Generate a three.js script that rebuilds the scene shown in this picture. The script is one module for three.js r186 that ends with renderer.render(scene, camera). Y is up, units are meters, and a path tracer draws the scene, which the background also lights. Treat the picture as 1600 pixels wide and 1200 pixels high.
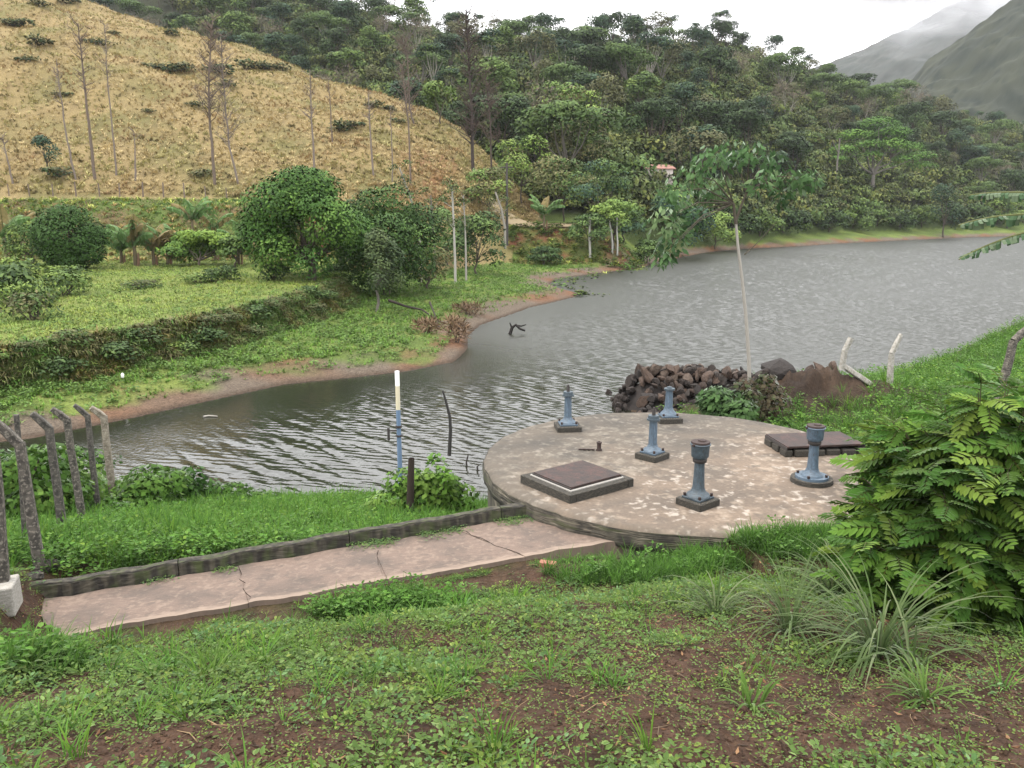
import * as THREE from 'three';
import { mergeGeometries } from 'three/addons/utils/BufferGeometryUtils.js';
import { RoundedBoxGeometry } from 'three/addons/geometries/RoundedBoxGeometry.js';
import { createNoise2D, createNoise3D } from 'simplex-noise';

// ------------------------------------------------------------------ camera, sky, sun, exposure
const scene = new THREE.Scene();
const EYE = 6.3, F = 1250, PITCH = 12 * Math.PI / 180;
const camera = new THREE.PerspectiveCamera(51.28, 4 / 3, 0.1, 6000);
camera.position.set(0, EYE, 0);
camera.rotation.set(-PITCH, 0, 0);
scene.add(camera);
function rng(a) { return () => { a |= 0; a = a + 0x6D2B79F5 | 0; let t = Math.imul(a ^ a >>> 15, 1 | a); t = t + Math.imul(t ^ t >>> 7, 61 | t) ^ t; return ((t ^ t >>> 14) >>> 0) / 4294967296; }; }
const N2 = createNoise2D(rng(11)), N3 = createNoise3D(rng(12));
const fbm = (x, y, o = 4) => { let s = 0, a = .5, f = 1; for (let i = 0; i < o; i++) { s += a * N2(x * f + i * 17.3, y * f - i * 9.1); f *= 2.03; a *= .5; } return s; };
const clamp = (v, a = 0, b = 1) => Math.min(b, Math.max(a, v));
const lerp = (a, b, t) => a + (b - a) * t;
const sstep = (a, b, v) => { const t = clamp((v - a) / (b - a)); return t * t * (3 - 2 * t); };
const sunDir = new THREE.Vector3(-.35, .86, .1).normalize();
{ // overcast sky: bright cloud layer, a little dimmer towards the horizon
  const w = 512, h = 256, a = new Float32Array(w * h * 4);
  for (let j = 0; j < h; j++) for (let i = 0; i < w; i++) {
    const el = ((j + .5) / h - .5) * Math.PI, az = (i + .5) / w * Math.PI * 2, o = (j * w + i) * 4;
    let L;
    if (el < 0) L = .3; else {
      const s = Math.sin(el), cx = Math.cos(el) * Math.cos(az), cz = Math.cos(el) * Math.sin(az);
      const n = N3(cx * 1.7, s * 2.6, cz * 1.7) * .6 + N3(cx * 4.2, s * 6, cz * 4.2) * .3;
      L = 1.75 + .72 * s + n * (.05 + .16 * sstep(.05, .6, s));
    }
    a[o] = L; a[o + 1] = L; a[o + 2] = L * 1.012; a[o + 3] = 1;
  }
  const t = new THREE.DataTexture(a, w, h, THREE.RGBAFormat, THREE.FloatType);
  t.mapping = THREE.EquirectangularReflectionMapping; t.magFilter = THREE.LinearFilter; t.needsUpdate = true;
  scene.background = t; scene.environment = t;
}
const sun = new THREE.DirectionalLight(0xfff2e0, 1.5);
sun.position.copy(sunDir).multiplyScalar(300); sun.target.position.set(0, 0, -60);
sun.position.add(sun.target.position);
sun.castShadow = true; sun.shadow.radius = 21; sun.shadow.mapSize.set(4096, 4096);
Object.assign(sun.shadow.camera, { left: -200, right: 200, top: 200, bottom: -200, near: 1, far: 800 });
scene.add(sun, sun.target);
scene.fog = new THREE.FogExp2(0xe6e8f0, 0.0001);
const renderer = new THREE.WebGLRenderer({ antialias: true });
renderer.setSize(1024, 768);
renderer.toneMapping = THREE.LinearToneMapping; renderer.toneMappingExposure = 1.62;
renderer.shadowMap.enabled = true;

// ------------------------------------------------------------------ helpers
const C = (r, g, b) => [r * .74, g * .74, b * .74];
const names = {};
function numbered(n) { const k = names[n] = (names[n] ?? -1) + 1; return k ? n + '_' + String(k).padStart(3, '0') : n; }
function tag(o, label, category, group, kind) { o.userData.label = label; if (category) o.userData.category = category; if (group) o.userData.group = group; if (kind) o.userData.kind = kind; return o; }
function thing(name, label, category, x, y, d, turn = 0, group) {
  const g = new THREE.Group(); g.name = numbered(name); g.position.set(x, y, -d); g.rotation.y = turn; scene.add(g);
  return tag(g, label, category, group);
}
function part(name, geo, mat, parent) { const m = new THREE.Mesh(geo, mat); m.name = name; m.castShadow = m.receiveShadow = true; parent.add(m); return m; }
function copyOf(src, label, x, y, d, turn, s = 1, group) {
  const c = src.clone(); c.name = numbered(src.name.replace(/_\d{3}$/, '')); c.position.set(x, y, -d); c.rotation.set(0, turn, 0);
  if (typeof s === 'number') c.scale.setScalar(s); else c.scale.set(...s);
  c.userData = { ...src.userData }; if (label) c.userData.label = label; if (group) c.userData.group = group;
  scene.add(c); return c;
}
// where the sight line through a point of the photograph meets a height, or a distance ahead
function sight(px, py) { const y = (600 - py) / F; return [(px - 800) / F, y * Math.cos(PITCH) - Math.sin(PITCH), Math.cos(PITCH) + y * Math.sin(PITCH)]; }
function P(px, py, h) { const [x, y, D] = sight(px, py), t = (h - EYE) / y; return [x * t, D * t]; }
function at(px, py, d) { const [x, y, D] = sight(px, py), t = d / D; return [x * t, EYE + y * t]; }
function v3(px, py, d) { const [x, y] = at(px, py, d); return new THREE.Vector3(x, y, -d); }

// textures
function tex(w, h, fn, srgb = true) {
  const a = new Uint8Array(w * h * 4);
  for (let j = 0; j < h; j++) for (let i = 0; i < w; i++) { const c = fn(i / w, j / h), o = (j * w + i) * 4; for (let k = 0; k < 3; k++) { const v = clamp(c[k]); a[o + k] = 255 * (srgb ? (v < .0031308 ? v * 12.92 : 1.055 * v ** (1 / 2.4) - .055) : v); } a[o + 3] = 255; }
  const t = new THREE.DataTexture(a, w, h); if (srgb) t.colorSpace = THREE.SRGBColorSpace;
  t.magFilter = THREE.LinearFilter; t.minFilter = THREE.LinearMipmapLinearFilter; t.generateMipmaps = true; t.wrapS = t.wrapT = THREE.RepeatWrapping; t.needsUpdate = true; return t;
}
// tiling noise on a torus
function tile(u, v, f, seed = 0) { const a = u * Math.PI * 2, b = v * Math.PI * 2, r = f / (Math.PI * 2); return (N3(Math.cos(a) * r + seed, Math.sin(a) * r + seed * 1.7, Math.cos(b) * r * 1.01) + N3(Math.sin(b) * r + seed, Math.cos(a) * r - 5.3, Math.sin(a) * r + Math.cos(b) * r)) * .6; }
function tfbm(u, v, f, o = 4, seed = 0) { let s = 0, a = .55; for (let i = 0; i < o; i++) { s += a * tile(u, v, f, seed + i * 3.1); f *= 2; a *= .55; } return s; }
const mix3 = (a, b, t) => [lerp(a[0], b[0], t), lerp(a[1], b[1], t), lerp(a[2], b[2], t)];
const mul3 = (a, k) => [a[0] * k, a[1] * k, a[2] * k];

// collects leaves, blades and limbs into one geometry with colours per vertex
class GB {
  constructor() { this.p = []; this.c = []; this.i = []; this.n = 0; this.nr = []; }
  v(x, y, z, c) { this.p.push(x, y, z); this.c.push(c[0], c[1], c[2]); return this.n++; }
  leaf(b, t, s, l, w, col, fold = .12, N = null) {
    if (N) for (let k = 0; k < 4; k++) this.nr.push(N[0], N[1], N[2]);
    const n = [t[1] * s[2] - t[2] * s[1], t[2] * s[0] - t[0] * s[2], t[0] * s[1] - t[1] * s[0]], m = .45 * l, f = fold * w, h = w / 2;
    const a = this.v(b[0], b[1], b[2], col);
    this.v(b[0] + t[0] * m + s[0] * h + n[0] * f, b[1] + t[1] * m + s[1] * h + n[1] * f, b[2] + t[2] * m + s[2] * h + n[2] * f, col);
    this.v(b[0] + t[0] * l, b[1] + t[1] * l, b[2] + t[2] * l, col);
    this.v(b[0] + t[0] * m - s[0] * h + n[0] * f, b[1] + t[1] * m - s[1] * h + n[1] * f, b[2] + t[2] * m - s[2] * h + n[2] * f, col);
    this.i.push(a, a + 1, a + 2, a, a + 2, a + 3);
  }
  leaf6(b, t, s, l, w, col, fold = .12) { // oval leaf
    const n = [t[1] * s[2] - t[2] * s[1], t[2] * s[0] - t[0] * s[2], t[0] * s[1] - t[1] * s[0]], q = (m, h, f) => this.v(b[0] + t[0] * m * l + s[0] * h * w + n[0] * f * w, b[1] + t[1] * m * l + s[1] * h * w + n[1] * f * w, b[2] + t[2] * m * l + s[2] * h * w + n[2] * f * w, col);
    const a = q(0, 0, 0); q(.28, .46, fold); q(.68, .4, fold); q(1, 0, -fold * .6); q(.68, -.4, fold); q(.28, -.46, fold);
    this.i.push(a, a + 1, a + 2, a, a + 2, a + 3, a, a + 3, a + 4, a, a + 4, a + 5);
  }
  // arching strip: start, heading (xz), length, width, lift at the root (radians from level), droop over its length
  blade(b, az, l, w, lift, droop, col, seg = 4, tip = .05) {
    let x = b[0], y = b[1], z = b[2], e = lift; const sx = -Math.sin(az) * w / 2, sz = Math.cos(az) * w / 2; let pa = -1;
    for (let k = 0; k <= seg; k++) {
      const q = k === 0 ? .6 : k / seg < .5 ? 1 : 1 - (k / seg - .5) * 2 * (1 - tip), a = this.v(x - sx * q, y, z - sz * q, col); this.v(x + sx * q, y, z + sz * q, col);
      if (pa >= 0) this.i.push(pa, pa + 1, a + 1, pa, a + 1, a); pa = a;
      const st = l / seg; x += Math.cos(az) * Math.cos(e) * st; z += Math.sin(az) * Math.cos(e) * st; y += Math.sin(e) * st; e -= droop / seg;
    }
  }
  limb(pts, r0, r1, col, sides = 6) {
    const n = pts.length; let pr = -1; const up = new THREE.Vector3(.31, .2, .93).normalize(), T = new THREE.Vector3(), A = new THREE.Vector3(), B = new THREE.Vector3();
    for (let k = 0; k < n; k++) {
      const a = pts[Math.max(0, k - 1)], b = pts[Math.min(n - 1, k + 1)]; T.set(b[0] - a[0], b[1] - a[1], b[2] - a[2]).normalize(); A.crossVectors(T, up).normalize(); B.crossVectors(T, A);
      const r = lerp(r0, r1, k / (n - 1)); let f = -1;
      for (let s = 0; s < sides; s++) { const q = s / sides * Math.PI * 2, ca = Math.cos(q) * r, sb = Math.sin(q) * r; const id = this.v(pts[k][0] + A.x * ca + B.x * sb, pts[k][1] + A.y * ca + B.y * sb, pts[k][2] + A.z * ca + B.z * sb, col); if (f < 0) f = id; }
      if (pr >= 0) for (let s = 0; s < sides; s++) { const s2 = (s + 1) % sides; this.i.push(pr + s, f + s, pr + s2, pr + s2, f + s, f + s2); }
      pr = f;
    }
  }
  build(normals = false) {
    const g = new THREE.BufferGeometry(); g.setAttribute('position', new THREE.Float32BufferAttribute(this.p, 3)); g.setAttribute('color', new THREE.Float32BufferAttribute(this.c, 3)); g.setIndex(this.i);
    if (normals) g.computeVertexNormals(); else if (this.nr.length === this.p.length && this.p.length) g.setAttribute('normal', new THREE.Float32BufferAttribute(this.nr, 3)); return g;
  }
}
const dirRand = R => { const z = R() * 2 - 1, a = R() * 6.283, r = Math.sqrt(1 - z * z); return [r * Math.cos(a), z, r * Math.sin(a)]; };
const norm = a => { const l = Math.hypot(...a) || 1; return [a[0] / l, a[1] / l, a[2] / l]; };
const cross = (a, b) => [a[1] * b[2] - a[2] * b[1], a[2] * b[0] - a[0] * b[2], a[0] * b[1] - a[1] * b[0]];
// leaves through the outer volume of lobes [x, y, z, rx, ry, rz]
function foliage(G, R, lobes, n, len, wid, pal, { droop = .3, shell = .45, under = .35, flat = .5, vary = .16 } = {}) {
  const area = lobes.map(l => l[3] * l[5] + l[3] * l[4]), tot = area.reduce((a, b) => a + b, 0);
  lobes.forEach((L, li) => {
    const tone = pal[Math.floor(R() * pal.length)], cnt = Math.round(n * area[li] / tot);
    for (let k = 0; k < cnt; k++) {
      let o = dirRand(R); if (o[1] < -under && R() < .75) o[1] = -o[1];
      const q = 1 - shell * R() * R(), b = [L[0] + o[0] * L[3] * q, L[1] + o[1] * L[4] * q, L[2] + o[2] * L[5] * q];
      const nn = norm([o[0] * .7 + (R() - .5) * 1.1, o[1] * .5 + flat + (R() - .5) * .9, o[2] * .7 + (R() - .5) * 1.1]);
      let t = norm(cross(nn, dirRand(R))); t = norm([t[0] + o[0] * .5, t[1] - droop, t[2] + o[2] * .5]); let s = norm(cross(t, nn)), f = cross(s, t); if (f[0] * o[0] + f[1] * (o[1] + .3) + f[2] * o[2] < 0) { s = mul3(s, -1); f = mul3(f, -1); } const N = norm([o[0] * .7 + f[0] * .45, o[1] * .7 + f[1] * .45 + .12, o[2] * .7 + f[2] * .45]);
      const c2 = R() < .3 ? pal[Math.floor(R() * pal.length)] : tone, k2 = 1 + (R() - .5) * 2 * vary, sz = .7 + R() * .6;
      G.leaf(b, t, s, len * sz, wid * sz, mul3(c2, k2), .12, N);
    }
  });
}
function lobesOf(R, cx, cy, cz, rx, ry, rz, k, small = .42, low = -.35) {
  const out = []; for (let i = 0; i < k; i++) { const o = dirRand(R); if (o[1] < low) o[1] = -o[1]; const f = .62 + R() * .2, s = small * (.75 + R() * .5); out.push([cx + o[0] * rx * f, cy + o[1] * ry * f, cz + o[2] * rz * f, rx * s, ry * s * .85, rz * s]); }
  return out;
}
const leafM = new THREE.MeshPhysicalMaterial({ vertexColors: true, roughness: .95, transmission: .35, thickness: 0, ior: 1.3, specularIntensity: .4 });
const glossLeafM = new THREE.MeshStandardMaterial({ vertexColors: true, roughness: .5 });
const farLeafM = new THREE.MeshPhysicalMaterial({ vertexColors: true, roughness: .7, specularIntensity: .3 });
const barkM = new THREE.MeshPhysicalMaterial({ vertexColors: true, roughness: .95, specularIntensity: .3 });
for (const m of [leafM, glossLeafM, farLeafM, barkM]) m.side = THREE.DoubleSide;
// ------------------------------------------------------------------ the lie of the land: x to the right, d ahead, metres
const farShore = [[-26, 17.5], [-19, 20.2], [-16, 21], [-13.8, 22.1], [-12, 24.4], [-10.5, 26.7], [-8.5, 29.6], [-6, 31], [-4.2, 32.2], [-2.5, 34.2], [-2.1, 37.5], [-2.3, 42], [-1.8, 46], [-.4, 50], [1.3, 55], [3.3, 58.8], [5.1, 62.5], [5.3, 65.5], [4.2, 69], [3.5, 74], [4.4, 79], [6.6, 83], [10, 88.5], [15, 95], [19, 107], [24.4, 118], [31.8, 134], [42, 149], [57, 161], [75, 180], [93, 196], [123, 221], [153, 241], [190, 255]];
const nearShore = [[190, 190], [110, 118], [60, 75], [40, 58], [28, 45], [21, 37.2], [15.5, 32], [12, 29.6], [8.8, 30], [5.4, 28.8], [3.7, 26], [4.6, 22.5], [4.2, 18.8], [3, 16.6], [1, 15.9], [-.6, 16.3], [-3, 16.9], [-5, 16.7], [-7, 17.1], [-10.5, 18], [-14, 17.6], [-20, 16.2]];
function segD(x, d, pts, a, b) { let m = 1e9; for (let i = a; i < b; i++) { const [x0, y0] = pts[i], [x1, y1] = pts[i + 1], dx = x1 - x0, dy = y1 - y0, t = clamp(((x - x0) * dx + (d - y0) * dy) / (dx * dx + dy * dy)), q = (x - x0 - dx * t) ** 2 + (d - y0 - dy * t) ** 2; if (q < m) m = q; } return Math.sqrt(m); }
const lakePoly = [...farShore, ...nearShore];
function inPoly(x, d, poly) { let c = false; for (let i = 0, j = poly.length - 1; i < poly.length; j = i++) { const [xi, yi] = poly[i], [xj, yj] = poly[j]; if ((yi > d) !== (yj > d) && x < (xj - xi) * (d - yi) / (yj - yi) + xi) c = !c; } return c; }
function table(t) { return (p, k) => { if (p <= t[0][0]) return t[0][k]; for (let i = 1; i < t.length; i++) if (p < t[i][0]) return lerp(t[i - 1][k], t[i][k], (p - t[i - 1][0]) / (t[i][0] - t[i - 1][0])); return t[t.length - 1][k]; }; }
// bearing (as the tangent of the angle, times 1278 plus 800) -> crest slope in degrees, crest distance, foot distance, foot height
const dryT = table([[-1500, 17, 230, 84, 8.4], [-300, 16.5, 220, 84, 8.4], [0, 15.6, 205, 84, 8.3], [200, 13.3, 188, 84, 8.2], [330, 11.5, 175, 84, 8], [400, 10.7, 168, 85, 7.8], [480, 9.6, 160, 86, 7], [560, 8.35, 150, 88, 6.4], [640, 7.1, 142, 90, 6], [720, 5.8, 132, 94, 5.6], [790, 3.2, 124, 104, 5.6], [840, .4, 120, 108, 5.4], [870, -3, 118, 110, 3], [930, -6, 118, 110, 0]]);
const woodT = table([[-600, 17, 380, 240, 20], [300, 15.5, 350, 190, 10], [480, 13.9, 330, 160, 6], [600, 12.0, 318, 135, 6], [700, 10.9, 305, 122, 6], [800, 10.7, 300, 117, 6], [900, 10.5, 295, 116, 5.6], [1000, 10.5, 298, 126, 5], [1100, 10.7, 305, 148, 4.6], [1180, 9.9, 315, 165, 4.4], [1250, 8.5, 325, 183, 4.3], [1320, 7.7, 338, 201, 4.3], [1400, 7.1, 350, 217, 4.3], [1480, 6.1, 368, 238, 4.3], [1600, 5, 395, 264, 4.3], [1900, 4.4, 420, 300, 5.5], [2600, 4, 440, 320, 5]]);
const bearing = (x, d) => d > .5 ? 800 + 1278 * x / d : (x < 0 ? -4000 : 4000);
function slopeOf(T, p, r, bulge) { const Dc = T(p, 2), d0 = T(p, 3), y0 = T(p, 4), yc = EYE + Dc * Math.tan(T(p, 1) * Math.PI / 180), t = (r - d0) / (Dc - d0); if (t <= 0) return y0 + t * (Dc - d0) * .42; if (t > 1) return yc - (t - 1) * (Dc - d0) * .16; return y0 + (yc - y0) * (t + bulge * t * (1 - t)); }
const terrace = [[-40, 22], [-20, 25.2], [-16.2, 27], [-15, 29.5], [-13.2, 34], [-12, 39], [-11, 45], [-11.2, 52], [-13, 60], [-14, 64]];
function terraceSide(x, d) { // metres behind (plus) or before (minus) the field's edge
  const m = segD(x, d, terrace, 0, terrace.length - 1); const poly = [...terrace, [-14, 70], [-200, 90], [-200, 10]]; return inPoly(x, d, poly) ? m : -m;
}
const CH = { x: 2.65, d: 12.2, r: 3.1, y: 2.5 };                     // the round chamber
const pathA = [-4.84, 7.78], pathB = [1.3, 10.06], pathY = u => .16 * clamp(u / 6.6);                   // the path, from its left end to the chamber; half as wide as below
const pathDir = norm([pathB[0] - pathA[0], pathB[1] - pathA[1], 0]);
function pathUV(x, d) { const X = x - pathA[0], D = d - pathA[1]; return [X * pathDir[0] + D * pathDir[1], -X * pathDir[1] + D * pathDir[0]]; }
const info = {};
function H(x, d) {
  const inL = inPoly(x, d, lakePoly), sf = segD(x, d, farShore, 0, farShore.length - 1), sn = segD(x, d, nearShore, 0, nearShore.length - 1), sd = Math.min(sf, sn);
  info.sd = inL ? -sd : sd; info.near = sn < sf || d < 10; info.sf = sf; info.sn = sn; info.field = 0;
  if (inL) return Math.max(-2, -.05 - sd * .16);
  const p = bearing(x, d), r = d > .5 ? d : Math.hypot(x, d);
  // near bank
  let yn;
  { const e = Math.max(0, d - 9), base = d < 9 ? 4.72 - .28 * d : 2.2;
    const k = sn / (sn + e * .98 + 1e-6); yn = d < 9 ? base : 2.2 * k; yn += .55 * sstep(7, 16, x) * sstep(0, 8, sn) * sstep(9, 15, d);
    if (d < -1) yn = 4.72 + .28 * 1 + Math.min(2, -d * .02);
    yn += fbm(x * .35, d * .35, 3) * .12 * sstep(0, 3, sn) + fbm(x * 1.3 + 7, d * 1.3, 3) * .05 * sstep(.2, 1, sn) + fbm(x * 5, d * 5, 2) * .018;
    const rc = Math.hypot(x - CH.x, d - CH.d); if (rc < CH.r + 1.5) { const berm = sstep(1.5, 2.5, x) * sstep(CH.d + 2, CH.d - .5, d); yn = lerp(yn, Math.max(yn, 2.5 + fbm(x * 2, d * 2, 2) * .04), berm * sstep(CH.r + 1.5, CH.r + .2, rc)); if (rc < CH.r + .25) yn = Math.min(yn, lerp(1.7, yn, sstep(CH.r - .12, CH.r + .1 + .15 * (1 - berm), rc))); }
    const [pu, pv] = pathUV(x, d); if (pu > -.5 && pu < 7.4) { const w = sstep(pv < 0 ? 3.1 : 1.3, pv < 0 ? 1.2 : .8, Math.abs(pv)) * sstep(-.5, 0, pu); yn = lerp(yn, Math.min(yn, pathY(pu) + (pv < 0 ? 2.075 : 2.02)), w); }
    // a heap of earth at the water's edge behind the chamber
    yn += .8 * Math.exp(-(((x - 9.4) / 2.6) ** 2 + ((d - 24.6) / 1.4) ** 2)) * (1 + .6 * fbm(x * 1.3, d * 1.3, 4));
  }
  // far bank
  let yf;
  { const s = sf, beach = .42 * (1 - Math.exp(-s / 1.6)) + .028 * s + .17 * sstep(90, 150, d) * Math.min(s, 22);
    const rough = fbm(x * .12, d * .12, 3) * .35 * sstep(1, 10, s) + fbm(x * .5, d * .5, 3) * .12 * sstep(.5, 4, s);
    yf = Math.min(beach, 4.6) + rough;
    const ts = p < 720 ? terraceSide(x, d) : -20; info.ts = ts;
    if (ts > -4) { const edge = sstep(-1.1, .2, ts), lowUp = sstep(-5, -.5, ts) * .15 * sstep(0, 2, s); yf = lerp(Math.min(yf, .62) + lowUp, 1.92 + .014 * Math.max(0, d - 27) + rough * .5, edge); info.field = edge; }
    // back of the field: bank up to the foot of the dry hill
    const bk = p < 460 ? 66 : p < 700 ? lerp(66, 84, (p - 460) / 240) : 92; const top = p < 460 ? 7.6 : p < 760 ? lerp(7.6, 5.2, (p - 460) / 300) : 5.2;
    const bw = p < 460 ? 17 : 11;
    if (p < 1010) { const topR = top - (p > 700 ? .55 * sstep(108, 102.6, d) : 0); const fade = sstep(1010, 930, p); yf = lerp(yf, Math.max(yf, topR), sstep(bk, bk + bw, d) * fade); }
    info.bank = p < 1010 ? sstep(bk, bk + 3, d) * sstep(bk + bw + 4, bk + bw, d) : 0;
    const dry = slopeOf(dryT, p, r, .28), wood = slopeOf(woodT, p, r, .2);
    info.zone = 'meadow'; const lump = fbm(x * .03, d * .03, 3);
    let hill = -9; if (d > 60) { if (dry > wood) { hill = dry + lump * 2.2 * sstep(0, 20, r - dryT(p, 3)); info.zone = 'dry'; } else { hill = wood + lump * 3.5 * sstep(0, 20, r - woodT(p, 3)); info.zone = 'wood'; } }
    if (hill > yf - .4 || info.zone !== 'meadow') { const k = clamp(.5 + (hill - yf) / 1.2); yf = lerp(yf, hill, k) + .6 * k * (1 - k); if (k < .5) info.zone = 'meadow'; } else info.zone = 'meadow';
  }
  const wN = d < 12 ? 1 : clamp(.5 + (sf - sn) / Math.min(5, Math.max(.5, .4 * (sf + sn))));
  info.near = wN > .5; if (info.near) info.zone = 'near';
  return lerp(yf, yn, wN);
}
function onG(px, py) { // the point of the ground seen there
  const [x, y, D] = sight(px, py); let t0 = 1.5, t = 1.5; const step = s => Math.max(.05, s * .01);
  while (t < 600) { const h = H(x * t, D * t); if (EYE + y * t < Math.max(h, -5)) { let a = t0, b = t; for (let k = 0; k < 14; k++) { const m = (a + b) / 2; if (EYE + y * m < H(x * m, D * m)) b = m; else a = m; } return [x * b, EYE + y * b, D * b]; } t0 = t; t += step(t); }
  return [x * t, EYE + y * t, D * t];
}
// how green the near ground is, 0 bare to 1, and how tall
const lush = [], bare = [];
function blob(px, py, rx, rd, k) { const g = onG(px, py); return [g[0], g[2], rx, rd, k]; }
lush.push(blob(635, 950, .75, .3, 1), blob(530, 960, .42, .2, .75), blob(985, 890, 1.1, .5, 1), blob(1150, 860, .9, .45, .9), blob(60, 1040, .5, .35, .6), blob(330, 1050, .6, .5, .35), blob(1250, 850, .7, .5, .8));
bare.push(blob(60, 965, .55, .5, 1), blob(860, 1130, .9, .3, .75), blob(1150, 1120, 1.7, .45, .95), blob(1280, 970, .8, .5, .8), blob(1000, 1040, .8, .4, .5), blob(420, 1165, .9, .25, .6), blob(1500, 1060, .8, .4, .6), blob(1050, 980, .6, .35, .55), blob(760, 1000, .4, .2, .35), blob(130, 1090, .35, .22, .5), blob(1350, 1090, .9, .3, .75), blob(820, 905, .8, .22, .6), blob(640, 1080, .4, .2, .4));
const sumB = (L, x, d) => { let s = 0; for (const [bx, bd, rx, rd, k] of L) s = Math.max(s, k * Math.exp(-(((x - bx) / rx) ** 2 + ((d - bd) / rd) ** 2) * .8)); return s; };
function green(x, d) { return clamp(.5 + fbm(x * .9, d * .9, 3) * .75 - sumB(bare, x, d) * 1.0 + sumB(lush, x, d) * .6 - sstep(0, 2.5, x) * sstep(6.5, 4.5, d) * .22); }
// base colour of the ground
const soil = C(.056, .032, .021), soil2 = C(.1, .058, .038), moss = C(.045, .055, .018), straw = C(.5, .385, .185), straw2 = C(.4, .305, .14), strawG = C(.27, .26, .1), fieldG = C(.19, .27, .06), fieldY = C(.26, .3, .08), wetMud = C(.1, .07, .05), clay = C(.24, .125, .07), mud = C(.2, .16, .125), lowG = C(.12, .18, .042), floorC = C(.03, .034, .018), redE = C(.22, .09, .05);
function groundColor(x, d, y) {
  const n = fbm(x * .6, d * .6, 3), n2 = fbm(x * .14 + 30, d * .14, 3), sd = info.sd, z = info.zone;
  if (info.near) { let c = mix3(soil, soil2, clamp(.4 + fbm(x * 1.8, d * 1.8, 4) * 1.0 + fbm(x * 9, d * 9, 2) * .5)); const g = d < 11 ? green(x, d) : .9; c = mix3(c, moss, clamp(g * .75 - .1)); c = mix3(c, moss, sstep(11, 13, d) * .6); c = mix3(c, mix3(C(.04, .027, .02), C(.08, .054, .038), clamp(.5 + n * 1.6)), Math.min(1, 1.6 * Math.exp(-(((x - 9.4) / 2.5) ** 2 + ((d - 24.2) / 1.5) ** 2)))); return mix3(wetMud, c, sstep(.05, .5, sd)); }
  if (z === 'dry') { let c = mix3(straw, straw2, clamp(.45 + n2 * 1.1)); c = mix3(c, strawG, clamp(fbm(x * .06, d * .06 + 9, 3) * 1.6 + .22) * .8); const q = fbm(x * .35, d * .9, 3); c = mix3(c, C(.17, .12, .065), clamp(q * 1.6 - .15) * .65); if (fbm(x * .09 + 50, d * .09, 2) > .5) c = mix3(c, redE, .35); { const p = bearing(x, d), rr = sstep(615, 650, p) * sstep(735, 700, p) * sstep(118, 108, d) * sstep(94, 97, d); c = mix3(c, C(.32, .115, .06), rr * .6 * clamp(.7 + n * 2)); } return mix3(c, mul3(straw, 1.1), sstep(.2, .6, n) * .5); }
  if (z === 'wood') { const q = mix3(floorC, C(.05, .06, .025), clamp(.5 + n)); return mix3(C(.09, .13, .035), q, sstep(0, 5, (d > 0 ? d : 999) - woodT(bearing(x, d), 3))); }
  let c = mix3(lowG, fieldG, clamp(.5 + n2 * 1.2 + info.field * .35)); c = mix3(c, fieldY, clamp(info.field * (.55 + n * .9 + n2)) * .85 + (1 - info.field) * clamp(n2 * 1.6 - .1) * .7);
  if (info.field > .05 && info.field < .95 && info.ts > -3) c = mix3(c, C(.06, .07, .028), .7);
  const edge = 1.3 + (fbm(x * .2, d * .2, 2) + .35) * 2.6 + sstep(38, 60, d) * 1.0 - sstep(95, 130, d) * .6;
  const shoreC = mix3(clay, mud, clamp(.5 + fbm(x * .11 + 4, d * .11, 2) * 2.2 + sstep(44, 60, d) * .3)); c = mix3(shoreC, c, sstep(edge * .45, edge * 1.25, sd + n * .5)); c = mix3(wetMud, c, sstep(.05, .45, sd));
  if (info.bank > 0) { const p = bearing(x, d); c = mix3(c, p < 460 ? C(.18, .14, .065) : mix3(redE, C(.12, .12, .045), clamp(.4 + n * 1.5)), info.bank * clamp(.6 + n2 * 1.5)); }
  return c;
}
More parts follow.
